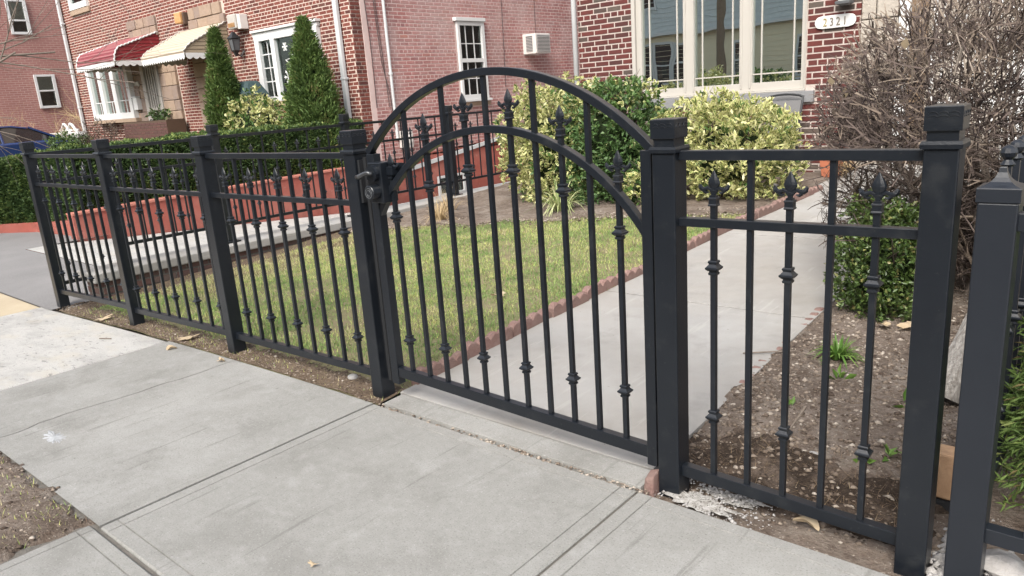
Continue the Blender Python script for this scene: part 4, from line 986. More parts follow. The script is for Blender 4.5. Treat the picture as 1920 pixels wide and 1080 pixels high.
def knuckle_mesh():
    mb = MB().sq([(.0088, -.025), (.0125, -.0245), (.0138, -.020), (.0128, -.016), (.0115, -.0155), (.0115, -.011), (.0150, -.0105), (.0212, -.004), (.0215, .0008), (.0185, .003), (.0122, .0115), (.0122, .014), (.0148, .0165), (.0142, .021), (.0122, .0235), (.0088, .024)])
    me = mb.mesh('knuckle'); me.materials.append(M['iron']); return me
FIN, KNU = finial_mesh(), knuckle_mesh()
BARME = {}
def bar(root, x, y, z0, z1, fin=None, knots=(), m='iron', hw=.0087, scale=1.0, me_f=None, me_k=None):
    key = (round(z1-z0, 3), m, hw)
    if key not in BARME:
        me = MB().sq([(hw, 0), (hw, z1-z0)]).mesh('picket'); me.materials.append(M[m]); BARME[key] = me
    b = link('picket', BARME[key], root, Vector((x, y, z0))-wloc(root))
    if fin is not None: link('finial', me_f or FIN, b, (0, 0, fin-z0)).scale = (scale, scale, scale*(.88 if me_f is None else 1))
    for k in knots: link('knuckle', me_k or KNU, b, (0, 0, k-z0)).scale = (scale,)*3
    return b
def xrail(root, name, x0, x1, y0, y1, za0, za1, h, m='iron'):
    """rail whose top goes from za0 to za1"""
    return MB().hexa([(x0, y0, za0-h), (x1, y0, za1-h), (x1, y1, za1-h), (x0, y1, za0-h), (x0, y0, za0), (x1, y0, za1), (x1, y1, za1), (x0, y1, za0)]).build(name, M[m], root, bevel=.002)
PX = [-6.68, -5.162, -3.715, -2.302, -.684, .0984]
PB = [-.15, -.10, -.06, -.02, -.03, -.03]
RY0, RY1, BY = .0235, .0575, .0405
lf = thing('metal_fence', (-4.5, .04, 0), 'long black metal fence of three panels with fleur tips along the lawn', 'fence', 'black metal fences')
for i in range(4): fpost(lf, PX[i], 0, PB[i])
xb = [lin(-6.50, -5.23, 9), lin(-5.01, -3.79, 9), [-3.483+.1329*k for k in range(9)]]
mids = [(.978, .982), (.981, .985), (.984, .990)]; bots = [(.046, .095), (.083, .122), (.118, .140)]
for i in range(3):
    a, b = PX[i]+PW-.001, PX[i+1]+.001
    xrail(lf, 'top_rail', a, b, RY0, RY1, 1.213, 1.2125, .028)
    xrail(lf, 'middle_rail', a, b, RY0, RY1, mids[i][0], mids[i][1], .027)
    xrail(lf, 'bottom_rail', a, b, RY0, RY1, bots[i][0], bots[i][1], .040)
    for k, x in enumerate(xb[i]):
        t = (x-a)/(b-a); zb = bots[i][0]+(bots[i][1]-bots[i][0])*t; zm = mids[i][0]+(mids[i][1]-mids[i][0])*t
        if k % 2 == 0: bar(lf, x, BY, zb-.01, zm+.01, zm-.001, (.826, zb+.15))
        else: bar(lf, x, BY, zb-.01, 1.19)
rfn = thing('metal_fence', (-.25, .04, 0), 'short black metal fence panel with three fleur tips right of the arched gate', 'fence', 'black metal fences')
fpost(rfn, PX[4], 0, PB[4]); fpost(rfn, PX[5], 0, PB[5], 1.215)
a, b = PX[4]+PW-.001, PX[5]+.001
xrail(rfn, 'top_rail', a, b, RY0, RY1, 1.213, 1.213, .030); xrail(rfn, 'middle_rail', a, b, RY0, RY1, .998, 1.004, .028); xrail(rfn, 'bottom_rail', a, b, RY0, RY1, .110, .091, .042)
for k in range(5):
    x = -.489+.1195*k
    if k % 2 == 0: bar(rfn, x, BY, .09, 1.01, 1.0, (.840, .320))
    else: bar(rfn, x, BY, .09, 1.19)
# the arched gate
gt = thing('arched_gate', (-1.42, .04, .1), 'arched black metal garden gate with lever lock between two square posts', 'gate')
GX0, GX1 = -2.158, -.700
def arc_z(x, xc, top, R): return top-(R-math.sqrt(max(R*R-(x-xc)**2, 0)))
XC, R1, T1, R2, T2 = -1.425, 1.032, 1.527, .845, 1.313
sL = MB().box(GX0, GX0+.05, RY0-.004, RY1+.004, .10, 1.206).build('stile', M['iron'], gt, bevel=.002)
sR = MB().box(GX1-.04, GX1, RY0-.004, RY1+.004, .075, 1.215).build('stile', M['iron'], gt, bevel=.002)
xrail(gt, 'bottom_rail', GX0+.0495, GX1-.0395, RY0, RY1, .187, .148, .048)
def arcpath(x0, x1, R, T, n):
    a0 = math.asin((x0-XC)/R); a1 = math.asin((x1-XC)/R)
    return [(XC+R*math.sin(a), BY, T-R+R*math.cos(a)) for a in lin(a0, a1, n)]
mb = MB(); mb.rectsweep([(p[0], p[1], p[2]-.0145) for p in arcpath(GX0+.002, GX1-.002, R1, T1, 40)], .034, .029); mb.build('outer_arch', M['iron'], gt, bevel=.002)
mb = MB(); mb.rectsweep([(p[0], p[1], p[2]-.014) for p in arcpath(GX0+.03, GX1-.02, R2, T2, 40)], .033, .028); mb.build('inner_arch', M['iron'], gt, bevel=.002)
for k in range(11):
    x = -2.019+.118*k; zb = .187-.039*(x-GX0)/(GX1-GX0); za = arc_z(x, XC, T2, R2)
    if k % 2 == 0: bar(gt, x, BY, zb-.01, za-.005, za-.012, (za-.165 if k not in (0, 10) else za-.145, .338))
    else: bar(gt, x, BY, zb-.01, arc_z(x, XC, T1, R1)-.02)
lk = MB().box(-2.118, -2.030, -.012, .075, .992, 1.172).build('lock_box', M['iron'], gt, bevel=.004)
MB().lathe([(.036, -.034), (.036, -.012)], -2.074, 1.125, 20, 'y').build('handle_rose', M['iron'], lk)
MB().lathe([(.010, -.062), (.010, -.034)], -2.074, 1.125, 10, 'y').tube([(-2.035, -.058, 1.128), (-2.055, -.064, 1.134), (-2.08, -.066, 1.128), (-2.115, -.063, 1.116), (-2.145, -.056, 1.113)], [.006, .010, .011, .012, .010], 10).build('lever_handle', M['steel'], lk, smooth=True)
MB().lathe([(.030, -.058), (.033, -.055), (.033, -.012)], -2.072, 1.043, 22, 'y').build('lock_dial', M['iron'], lk)
rg = MB()
for R_ in (.022, .013): rg.tube([(-2.072+R_*math.cos(a), -.0585, 1.043+R_*math.sin(a)) for a in lin(0, 2*PI, 18)], .0014, 4)
rg.build('dial_ring', M['ac_grille'], lk)
MB().box(-2.029, -1.955, .058, .064, 1.10, 1.165).box(-2.029, -1.99, .02, .0575, 1.115, 1.15).build('lock_bracket', M['iron'], lk)
sk = MB().box(-2.220, -2.206, .014, .060, .985, 1.18).box(-2.205, -2.186, .036, .056, .10, 1.19); sk.build('strike_plate', M['dark'], gt)
hg = MB()
for z in (.35, .95): hg.lathe([(.013, z-.04), (.013, z+.04)], -.692, .066, 10)
hg.build('hinge', M['iron'], gt)

# railing on the low wall along the driveway
rl = thing('metal_railing', (-6.65, 3, .15), 'black metal railing on the low concrete-capped wall beside the driveway', 'railing', 'black metal fences')
RX = -6.65
for y, zb in ((.62, -.12), (1.70, .14), (3.33, .14), (5.04, .14), (6.75, .14)):
    if y < 1: MB().box(RX-.03, RX+.03, y-.03, y+.03, zb, .47).build('post', M['iron'], rl, bevel=.002); continue
    p = MB().box(RX-.038, RX+.038, y-.038, y+.038, zb, 1.225).build('post', M['iron'], rl, bevel=.003)
    link('post_cap', CAPME, p, Vector((RX, y, 1.225))-wloc(p))
    MB().box(RX-.075, RX+.075, y-.075, y+.075, zb, zb+.012).build('base_plate', M['iron'], p)
def yrail(root, name, x, y0, y1, z, h, w=.03, m='iron'): return MB().box(x-w/2, x+w/2, y0, y1, z-h, z).build(name, M[m], root, bevel=.002)
ys = [.082, 1.662, 1.738, 3.292, 3.368, 5.002, 5.078, 6.712]
for i in range(0, 8, 2):
    a, b = ys[i], ys[i+1]
    yrail(rl, 'top_rail', RX, a, b, 1.222, .03); yrail(rl, 'middle_rail', RX, a, b, .985, .026)
    if i == 0:
        yrail(rl, 'bottom_rail', RX, a, .59, .10, .03); yrail(rl, 'bottom_rail', RX, .59, b, .335, .03)
    else: yrail(rl, 'bottom_rail', RX, a, b, .335, .03)
    n = 11; dy = (b-a)/n
    for k in range(n):
        y = a+dy*(k+.5); zb = .09 if y < .58 else .325
        if k % 2 == 0: bar(rl, RX, y, zb, .98, .984, (.82, zb+.16), hw=.0066, scale=.84)
        else: bar(rl, RX, y, zb, 1.2, hw=.0066)
# that wall: brick with a concrete coping
lw = thing('low_brick_wall', (-6.6, 3.5, 0), 'low brick wall with pale concrete coping beside the lawn', 'wall')
MB().box(-6.79, -6.50, .32, 7.0, -.9, .045).build('wall_core', M['joint'], lw)
cpm = MB(); cpm.box(-6.86, -6.462, .27, 3.6, .046, .135); cpm.box(-6.86, -6.462, 3.606, 7.05, .046, .14); cpm.build('coping', M['path'], lw, bevel=.012)
bricks(lw, 'X', -6.50, .32, 7.0, -.21, .05, [], mat('old_garden_brick', (.2, .1, .085), .92, (.12, .065, .055), 12, .6, tone=[(0, (.115, .062, .050)), (.6, (.085, .05, .042)), (1, (.13, .10, .082))], bump=.5, bscale=60), .226, 110, header=0, d=.008, seed=3)
bricks(lw, 'Y', .32, -6.79, -6.50, -.21, .05, [], bpy.data.materials['old_garden_brick'], .226, 20, header=0, d=.008, seed=13)

# neighbour's fence at the right edge
nf = thing('metal_fence', (.27, .02, 0), 'satin black neighbouring fence with pyramid post cap and ball-topped pickets at the right edge', 'fence', 'black metal fences')
n0, n1 = .226, .313
MB().box(n0, n1, 0, .087, -.05, 1.084).build('post', M['iron2'], nf, bevel=.004)
pc = MB().sq([(.0445, 1.084), (.047, 1.086), (.047, 1.118), (.046, 1.121), (.033, 1.1255), (.022, 1.133), (.0145, 1.143), (.0095, 1.155), (.0075, 1.166), (.0065, 1.168)], (n0+n1)/2, .0435)
pc.build('post_cap', M['iron2'], nf)
xrail(nf, 'top_rail', n1-.001, 1.9, .022, .060, 1.058, 1.058, .045, 'iron2'); xrail(nf, 'bottom_rail', n1-.001, 1.9, .022, .062, .188, .170, .045, 'iron2')
ball = MB().sq([(.010, 0), (.010, .10)]).lathe([(.012, .098), (.018, .104), (.012, .112), (.010, .116), (.017, .124), (.0205, .134), (.017, .146), (.008, .152), (.001, .154)], n=10).mesh('finial', smooth=False); ball.materials.append(M['iron2'])
knu2 = KNU.copy(); knu2.materials.clear(); knu2.materials.append(M['iron2'])
for k in range(12): bar(nf, .405+.115*k, .041, .17, 1.04, 1.0575, (.30,) if k % 2 else (), m='iron2', me_f=ball, me_k=knu2)
# its side run towards the house
SX = .262
MB().box(SX-.019, SX+.019, .0875, 3.4, 1.012, 1.055).build('top_rail', M['iron2'], nf, bevel=.002)
MB().box(SX-.019, SX+.019, .0875, 3.4, .13, .172).build('bottom_rail', M['iron2'], nf, bevel=.002)
for k in range(21): bar(nf, SX, .165+.155*k, .15, 1.04, 1.056, (.62, .36) if k % 2 == 0 else (.62,), m='iron2', me_f=ball, me_k=knu2)
MB().box(SX-.04, SX+.04, 3.4, 3.48, -.05, 1.15).build('post', M['iron2'], nf, bevel=.004)

# white gate across the far driveway
wg = thing('picket_gate', (-26.5, 7.1, .1), 'white picket gate across the driveway behind the parked car', 'gate')
g = MB(); g.box(-28.4, -24.7, 7.08, 7.12, 1.16, 1.22); g.box(-28.4, -24.7, 7.08, 7.12, .30, .36); g.build('gate_rails', M['white'], wg)
for k in range(30):
    x = -28.35+.125*k; MB().box(x, x+.05, 7.055, 7.079, .15, 1.19).build('picket', M['white'], wg)
wc = thing('garden_arch', (-26.4, 7.3, .1), 'white folding garden arch frame standing behind the white gate', 'garden arch')
ar = MB()
for x0, x1, x2 in ((-27.3, -26.75, -26.1), (-26.6, -26.2, -25.5)):
    ar.tube([(x0, 7.3, .1), (x0+.05, 7.3, 1.1), (x1, 7.3, 1.48), (x1+.12, 7.3, 1.46), (x2, 7.3, 1.05), (x2, 7.3, .1)], .045, 6)
ar.build('arch_frame', M['white'], wc)
for z in (.5, .9, 1.25): MB().box(-27.2, -25.6, 7.28, 7.32, z, z+.06).build('slat', M['white'], wc)

# ------------------------------------------------------------------ cars
def make_car(label, x, y, z, paint, rot=0.0, group=None):
    t = thing('parked_car', (x, y, z), label, 'car', group)
    def sect(yy):  # returns list of (halfwidth, z) from sill to belt for body
        return None
    prof = [(-2.2, .35), (-2.25, .60), (-2.15, .92), (-1.75, 1.02), (.75, 1.03), (1.35, .98), (1.95, .86), (2.2, .70), (2.26, .48), (2.2, .30)]
    mb = MB(); W = .90
    lay = [(W-.10, .0), (W, .03)]
    n = len(prof)
    V = []
    for s in (-1, 1):
        for (hw, ins) in ([(W, .03), (W-.06, -.0)] if s < 0 else [(W-.06, 0.0), (W, .03)]):
            for p in prof: V.append((s*hw, p[0]*(1-(.02 if ins else 0)), p[1]-(ins if p[1] > .6 else 0)))
    F = []
    for k in range(3):
        for i in range(n): F.append((k*n+i, k*n+(i+1) % n, (k+1)*n+(i+1) % n, (k+1)*n+i))
    F += [tuple(range(n-1, -1, -1)), tuple(range(3*n, 4*n))]
    mb.add(V, F); body = mb.build('body', paint, t, bevel=.03)
    roofp = [(-1.85, 1.0), (-1.45, 1.42), (-1.0, 1.50), (.0, 1.49), (.45, 1.40), (1.25, .99)]
    def loft(pr, w0, w1):
        zmin, zmax = .98, 1.5; V = []
        for s in (-1, 1):
            for p in pr: V.append((s*(w0+(w1-w0)*(p[1]-zmin)/(zmax-zmin)), p[0], p[1]))
        m_ = len(pr); F = [tuple(range(m_)), tuple(range(2*m_-1, m_-1, -1))]+[(i, (i+1) % m_, m_+(i+1) % m_, m_+i) for i in range(m_)]
        return V, F
    V, F = loft(roofp, .82, .62); MB().add(V, F).build('cabin', M['car_glass'], t, bevel=.02)
    rp = [(-1.62, 1.33), (-1.45, 1.445), (-1.0, 1.525), (.0, 1.515), (.42, 1.43), (.36, 1.40), (-.05, 1.47), (-1.0, 1.48)]
    V, F = loft(rp, .83, .655); MB().add(V, F).build('roof', paint, t, bevel=.01)
    pl = MB()
    for s in (-1, 1):
        for (ya, yb) in ((1.27, .42), (-.35, -.35), (-1.2, -1.2), (-1.87, -1.5)):
            pl.tube([(s*.845, ya, 1.0), (s*.655, yb, 1.44)], .035, 5)
    pl.build('pillars', paint, t)
    for sx in (-1, 1):
        for wy in (-1.38, 1.40):
            wh = MB().lathe([(.22, -.10), (.31, -.10), (.335, -.06), (.335, .06), (.31, .10), (.22, .10)], wy, .335, 20, 'x')
            wo_ = wh.build('wheel', M['rubber'], t); 
            off = Vector((sx*.80, 0, 0)); wo_.location = wo_.location+off
            wo_.data.transform(Matrix.Translation(Vector((x, y, z))))
            rim = MB().lathe([(.05, -.104), (.20, -.106), (.215, -.10), (.215, .10), (.20, .106), (.05, .104)], wy, .335, 14, 'x').mesh('rim'); rim.materials.append(M['steel']); link('rim', rim, wo_)
            ar_ = MB().lathe([(.385, -.06), (.385, .105)], wy, .36, 18, 'x').mesh('wheel_arch'); ar_.materials.append(M['dark']); link('wheel_arch', ar_, t, (sx*.80, 0, 0))
        hl = MB().hexa([(sx*.45, 2.12, .68), (sx*.80, 1.98, .70), (sx*.86, 1.75, .76), (sx*.5, 2.0, .74), (sx*.45, 2.10, .80), (sx*.80, 1.95, .84), (sx*.86, 1.72, .875), (sx*.5, 1.98, .86)]).mesh('headlight'); hl.materials.append(M['lamp_glass']); link('headlight', hl, t)
    # body pieces were built about the origin of the car
    for o in t.children:
        if o.name.split('.')[0] in ('body', 'cabin', 'roof', 'pillars'): o.data.transform(Matrix.Translation(Vector((x, y, z))))
    t.rotation_euler = (0, 0, rot)
    return t
make_car('dark blue car parked nose-in beside the far left house', -25.7, 5.30, .02, M['car_blue'])

# ------------------------------------------------------------------ scalloped edging along the path
eg = thing('scalloped_edging', (-2.2, 3, .05), 'row of scalloped terracotta edging blocks along the left side of the path', 'edging')
def edge_block(L, seed):
    r = random.Random(seed); mb = MB(); n = 4; prof = []
    for k in range(n):
        for j in range(7):
            a = j/6; prof.append((L*(k+a)/n, .062+.026*math.sin(PI*a)**.7))
    prof = [p for i, p in enumerate(prof) if i == 0 or p[0] > prof[i-1][0]+1e-6]
    w = .05
    V = []; m_ = len(prof)
    for yy, dz, in ((0, -.008), (.008, 0), (w-.008, 0), (w, -.008)):
        for p in prof: V.append((p[0], yy, p[1]+dz+r.uniform(-.0015, .0015)))
    F = [(k*m_+i, k*m_+i+1, (k+1)*m_+i+1, (k+1)*m_+i) for k in range(3) for i in range(m_-1)]
    b = len(V)
    for p in prof: V.append((p[0], 0, -.08))
    for p in prof: V.append((p[0], w, -.08))
    F += [(i, b+i, b+i+1, i+1) for i in range(m_-1)]+[(3*m_+i, 3*m_+i+1, b+m_+i+1, b+m_+i) for i in range(m_-1)]
    F += [(0, m_, 2*m_, 3*m_, b+m_, b), (m_-1, b+m_-1, b+2*m_-1, 4*m_-1, 3*m_-1, 2*m_-1)]
    mb.add(V, F); me = mb.mesh('edging_block'); me.materials.append(M['edging']); return me
EB = [edge_block(.375, i) for i in range(4)]
y = .20; k = 0; rr = random.Random(3)
while y < 5.6:
    x = -2.185+.012*(y/5.6)+(.10*(y-3.8)/1.9 if y > 3.8 else 0)
    ang = PI/2+rr.uniform(-.03, .03)-(.05 if y > 3.8 else 0)
    link('edging_block', EB[k % 4], eg, Vector((x+rr.uniform(-.006, .006), y, gz(-2.2, y)+.004+rr.uniform(-.012, .006)))-wloc(eg), (rr.uniform(-.06, .06), rr.uniform(-.03, .03), ang))
    y += .384; k += 1
er = thing('sunken_edging', (-.79, 1.2, .03), 'sunken broken red edging along the right side of the path', 'edging')
for i, y in enumerate((.50, .95, 1.42, 1.82, 2.25)):
    link('edging_block', EB[i % 4], er, Vector((-.755-.012*i, y, gz(-.8, y)-.074))-wloc(er), (rr.uniform(-.25, .2), rr.uniform(-.08, .08), PI/2+rr.uniform(-.12, .12)))
MB().hexa([(-.735, -.030, -.03), (-.690, -.034, -.03), (-.690, .03, -.03), (-.742, .03, -.03), (-.728, -.026, .040), (-.690, -.028, .062), (-.690, .03, .07), (-.733, .03, .055)]).build('broken_brick', M['edging'], er, bevel=.008)

# ------------------------------------------------------------------ shrubs
def shrub(name, label, c, size, n, m, Ln, Wd, kind='plain', sq=2.6, zb=None, seed=1, stems=9, cat='shrub', group=None, tones=(0, 1), rosette=6, core=None, leaf_parts=0, zcut=None, shell=.55, up=.55, lump=.16, mixed=None):
    """c centre, size half extents. Leaves sit in small rosettes on a lumpy shell; dark stems inside."""
    base = (c[0], c[1], zb if zb is not None else c[2]-size[2])
    t = thing(name, base, label, cat, group)
    P, N, r = blob_pts(n, c, size, sq, shell, seed, lump)
    keep = P[:, 2] > base[2]+.02
    P, N, r = P[keep], N[keep], r[keep]; n = len(P)
    # rosettes: several leaves per point
    ax = unit(N*0.8+np.array([0, 0, up])+rng.normal(size=(n, 3))*.35)
    PP = np.repeat(P, rosette, 0); A = np.repeat(ax, rosette, 0); rn = np.repeat(r, rosette)
    D = unit(A*0.75+rng.normal(size=PP.shape)*.62)
    PP = PP+rng.normal(size=PP.shape)*Ln*.22
    k = len(PP)
    lt = np.clip(rng.normal(.45, .2, k)+.25*np.repeat(n3(P, 3.0, seed), rosette), 0, .84)
    LL = Ln*rng.uniform(.7, 1.2, k); WW = Wd*rng.uniform(.75, 1.15, k)
    if kind == 'variegated':
        mg = np.clip(rng.normal(.72, .17, k), .42, 1); pl = np.repeat(rng.random(n) < (mixed or .12), rosette)
        mg = np.where(pl, rng.uniform(.05, .3, k), mg)
        ctr = np.where(pl, rng.uniform(0, .25, k), rng.uniform(.05, .40, k))
        ctr = np.where(rng.random(k) < .10, mg*.95, ctr)
        V, F, T = leaves(PP, D, LL, WW, ctr, margin=mg)
        stuff_sel = None
    else:
        if mixed: lt = np.where(rng.random(k) < mixed, rng.uniform(.88, 1, k), lt)
        V, F, T = leaves(PP, D, LL, WW, lt)
    if leaf_parts and kind == 'variegated':
        d = np.linalg.norm(PP-np.array(CAM), axis=1)+(rn < .92)*5
        sel = np.argsort(d)[:leaf_parts]; ks = np.zeros(k, bool); ks[sel] = True
        Fm = np.repeat(~ks, 8); npmesh('foliage', V, F[Fm], M[m], t, T, kind='stuff')
        off = np.array(wloc(t))
        for i in sel:
            me = bpy.data.meshes.new('leaf'); v = V[i*8:i*8+8]; o = v[0]
            me.from_pydata([tuple(q) for q in (v-o)], [], [(0, 1, 6), (1, 2, 7), (1, 7, 6), (2, 3, 7), (3, 4, 7), (4, 5, 6), (4, 6, 7), (5, 0, 6)])
            a_ = me.attributes.new('tone', 'FLOAT', 'POINT'); a_.data.foreach_set('value', T[i*8:i*8+8].astype(np.float32)); me.materials.append(M[m])
            link('leaf', me, t, tuple(o-off))
    else: npmesh('foliage', V, F, M[m], t, T, kind='stuff')
    mb = MB(); r_ = random.Random(seed)
    for i in range(stems):
        a = 2*PI*i/stems+r_.uniform(-.3, .3); q = Vector((c[0]+size[0]*.12*math.cos(a), c[1]+size[1]*.12*math.sin(a), base[2]-.02))
        tip = Vector((c[0]+size[0]*.75*math.cos(a)*r_.uniform(.5, 1), c[1]+size[1]*.75*math.sin(a)*r_.uniform(.5, 1), c[2]+size[2]*r_.uniform(.1, .7)))
        mid = (q+tip)/2+Vector((r_.uniform(-.05, .05), r_.uniform(-.05, .05), .05)); rad = .012+.008*min(size[2], 1)
        mb.tube([q, mid, tip], [rad, rad*.7, rad*.3], 5, .3)
        for j in range(4):
            e = mid.lerp(tip, r_.random()); mb.tube([e, e+Vector((r_.uniform(-.2, .2), r_.uniform(-.2, .2), r_.uniform(0, .22)))], [rad*.4, rad*.15], 4, .3)
    mb.build('stems', M['twig'], t)
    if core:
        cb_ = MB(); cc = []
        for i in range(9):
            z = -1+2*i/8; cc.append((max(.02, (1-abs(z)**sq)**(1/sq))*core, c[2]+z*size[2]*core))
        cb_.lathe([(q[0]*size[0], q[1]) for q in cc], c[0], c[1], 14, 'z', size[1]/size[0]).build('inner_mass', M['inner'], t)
    return t
shrub('variegated_shrub', 'tall yellow variegated euonymus bush by the far end of the lawn', (-4.95, 5.15, .74), (.68, .55, .72), 2500, 'leaf_variegated', .060, .024, 'variegated', 3.0, .10, 3, rosette=6, core=.6, leaf_parts=200, group='leafy shrubs below the house', mixed=.10)
shrub('green_shrub', 'tall dark green euonymus bush with pale top beside the yellow one', (-4.12, 5.10, .74), (.50, .50, .72), 1600, 'leaf_green', .062, .030, 'plain', 3.0, .12, 5, rosette=6, core=.62, group='leafy shrubs below the house', mixed=.05)
shrub('variegated_shrub', 'sparse pale sprigs crowning the dark green bush', (-4.05, 5.15, 1.30), (.46, .45, .20), 190, 'leaf_variegated', .060, .030, 'variegated', 2.4, 1.15, 6, rosette=6, stems=5, group='leafy shrubs below the house', mixed=.4)
shrub('green_shrub', 'low mid green bush between the two yellow shrubs under the window', (-3.72, 5.35, .66), (.33, .38, .48), 420, 'leaf_green', .055, .026, 'plain', 2.6, .15, 8, rosette=6, core=.6, group='leafy shrubs below the house')
shrub('variegated_shrub', 'broad yellow variegated bush under the house window beside the path', (-2.90, 5.42, .66), (.72, .50, .54), 2100, 'leaf_variegated', .068, .026, 'variegated', 3.2, .17, 11, rosette=6, core=.58, leaf_parts=200, group='leafy shrubs below the house', mixed=.06, up=.8)
shrub('variegated_shrub', 'small yellow variegated tuft behind the right hinge post', (-3.50, 4.75, .36), (.30, .28, .26), 200, 'leaf_variegated', .058, .028, 'variegated', 2.4, .14, 12, rosette=6, stems=5, group='leafy shrubs below the house', mixed=.2)
shrub('boxwood_shrub', 'small round boxwood at the right side of the path', (-.51, 2.20, .37), (.235, .23, .36), 1900, 'leaf_box', .030, .016, 'plain', 2.6, .06, 21, rosette=6, core=.6, shell=.6, lump=.22, mixed=.08, up=.9)
shrub('variegated_shrub', 'small yellow variegated bush between the two conical evergreens', (-13.2, 6.15, 1.02), (.95, .45, .72), 800, 'leaf_variegated', .085, .042, 'variegated', 2.7, .2, 31, rosette=5, core=.6, mixed=.2)
shrub('variegated_shrub', 'thin yellow variegated bush in front of the wide left window', (-12.0, 6.35, 1.15), (.55, .35, .62), 260, 'leaf_variegated', .080, .040, 'variegated', 2.4, .2, 32, rosette=5, stems=7, mixed=.25)
shrub('dark_shrub', 'dark green shrub in front of the far downspout', (-22.7, 6.0, .70), (.9, .5, .50), 460, 'leaf_hedge', .10, .05, 'plain', 2.3, .1, 41, rosette=5, core=.6)
shrub('dark_shrub', 'brownish bare shrub below the bay window', (-21.3, 6.3, .85), (1.2, .4, .60), 380, 'twig', .16, .010, 'plain', 2.3, .1, 43, rosette=4, stems=14)
shrub('dark_shrub', 'low potted green plant on the brick planter', (-18.75, 6.8, 1.50), (.5, .12, .16), 34, 'leaf_hedge', .13, .06, 'plain', 2.3, 1.38, 44, rosette=5, stems=4)

def thuja(label, c, R, h, zb, seed):
    t = thing('conical_evergreen', (c[0], c[1], zb), label, 'evergreen', 'conical evergreens behind the hedge')
    n = 5200
    zz = rng.random(n)**1.35; a = rng.random(n)*2*PI
    prof = np.interp(zz, [0, .10, .30, .5, .75, .9, 1], [.88, 1, .86, .68, .40, .19, .03])
    dirs = np.stack([np.cos(a), np.sin(a), np.zeros(n)], 1)
    lump = 1+.22*n3(np.stack([np.cos(a)*1.5, np.sin(a)*1.5, zz*6], 1), 1.4, seed)+.20*n3(np.stack([np.cos(a)*1.5, np.sin(a)*1.5, zz*4], 1), 4.0, seed+5)
    rr_ = R*prof*lump*(1-.35*rng.random(n)**2)*(1+np.abs(rng.normal(0, .09, n)))
    P = dirs*rr_[:, None]+np.array([c[0], c[1], zb]); P[:, 2] += zz*h
    D = unit(dirs*.55+np.array([0, 0, 1.0])+rng.normal(size=(n, 3))*.28)
    rep = 5
    PP = np.repeat(P, rep, 0)+rng.normal(size=(n*rep, 3))*.03; DD = unit(np.repeat(D, rep, 0)+rng.normal(size=(n*rep, 3))*.35)
    tone = np.clip(rng.normal(.48, .2, n*rep)+.45*np.repeat(n3(P, 5.0, seed+3), rep), 0, 1)
    V, F, T = leaves(PP, DD, .10*rng.uniform(.6, 1.2, n*rep), .022, tone)
    npmesh('foliage', V, F, M['leaf_thuja'], t, T, kind='stuff')
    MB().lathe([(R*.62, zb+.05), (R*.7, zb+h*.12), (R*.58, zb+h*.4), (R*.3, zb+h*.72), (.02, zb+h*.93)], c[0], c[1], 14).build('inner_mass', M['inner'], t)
    MB().tube([(c[0], c[1], zb-.1), (c[0], c[1], zb+h*.6)], [.06, .02], 8).build('trunk', M['bark'], t)
thuja('slim conical evergreen beside the tan awning', (-14.10, 6.05), .43, 2.90, .15, 3)
thuja('broad conical evergreen in front of the wide left window', (-11.42, 6.30), .575, 2.80, .15, 5)

# clipped hedge on the red wall
hd = thing('clipped_hedge', (-11.2, 4, .2), 'long clipped green hedge on the red retaining wall', 'hedge')
def hedge_faces(segs, n_per, zb, zt_, seed):
    Vs, Fs, Ts = [], [], []; o = 0
    for (x0, y0, x1, y1, kind, dens) in segs:
        n = int(dens)
        u = rng.random(n); v = rng.random(n)
        dx, dy = x1-x0, y1-y0; L = math.hypot(dx, dy); nx_, ny_ = dy/L, -dx/L
        if kind == 'side':
            P = np.stack([x0+dx*u, y0+dy*u, zb+(zt_-zb)*v], 1); N = np.array([nx_, ny_, 0.25])
        else:
            wd = kind; P = np.stack([x0+dx*u-nx_*wd*v, y0+dy*u-ny_*wd*v, np.full(n, zt_)], 1); N = np.array([0, 0, 1.0])
        b_ = n3(P, 2.2, seed)*.06+n3(P, 7, seed)*.03
        P = P+N*(b_-.05*rng.random(n)**2)[:, None]
        D = unit(N+np.array([0, 0, .5])+rng.normal(size=(n, 3))*.6)
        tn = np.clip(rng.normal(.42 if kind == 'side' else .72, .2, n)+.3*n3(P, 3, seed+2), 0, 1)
        V, F, T = leaves(P, D, .055*rng.uniform(.7, 1.2, n), .030, tn)
        Vs.append(V); Fs.append(F+o); Ts.append(T); o += len(V)
    return np.concatenate(Vs), np.concatenate(Fs), np.concatenate(Ts)
hv, hf, ht, ho = [], [], [], 0
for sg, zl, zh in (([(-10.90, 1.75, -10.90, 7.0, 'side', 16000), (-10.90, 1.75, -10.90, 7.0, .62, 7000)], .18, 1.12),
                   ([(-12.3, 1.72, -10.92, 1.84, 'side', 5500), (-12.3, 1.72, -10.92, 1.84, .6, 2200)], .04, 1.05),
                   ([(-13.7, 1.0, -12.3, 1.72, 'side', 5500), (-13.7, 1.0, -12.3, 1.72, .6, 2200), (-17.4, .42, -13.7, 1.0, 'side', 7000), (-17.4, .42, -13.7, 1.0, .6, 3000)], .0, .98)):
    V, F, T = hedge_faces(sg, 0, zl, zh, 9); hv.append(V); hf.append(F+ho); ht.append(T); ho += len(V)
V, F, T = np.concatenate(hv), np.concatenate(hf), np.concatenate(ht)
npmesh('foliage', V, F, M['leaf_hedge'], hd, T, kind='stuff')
hb_ = MB(); hb_.hexa([(-11.50, 2.0, .2), (-10.97, 2.0, .2), (-10.97, 6.98, .2), (-11.50, 6.98, .2), (-11.50, 2.0, 1.05), (-10.97, 2.0, 1.05), (-10.97, 6.98, 1.05), (-11.50, 6.98, 1.05)])
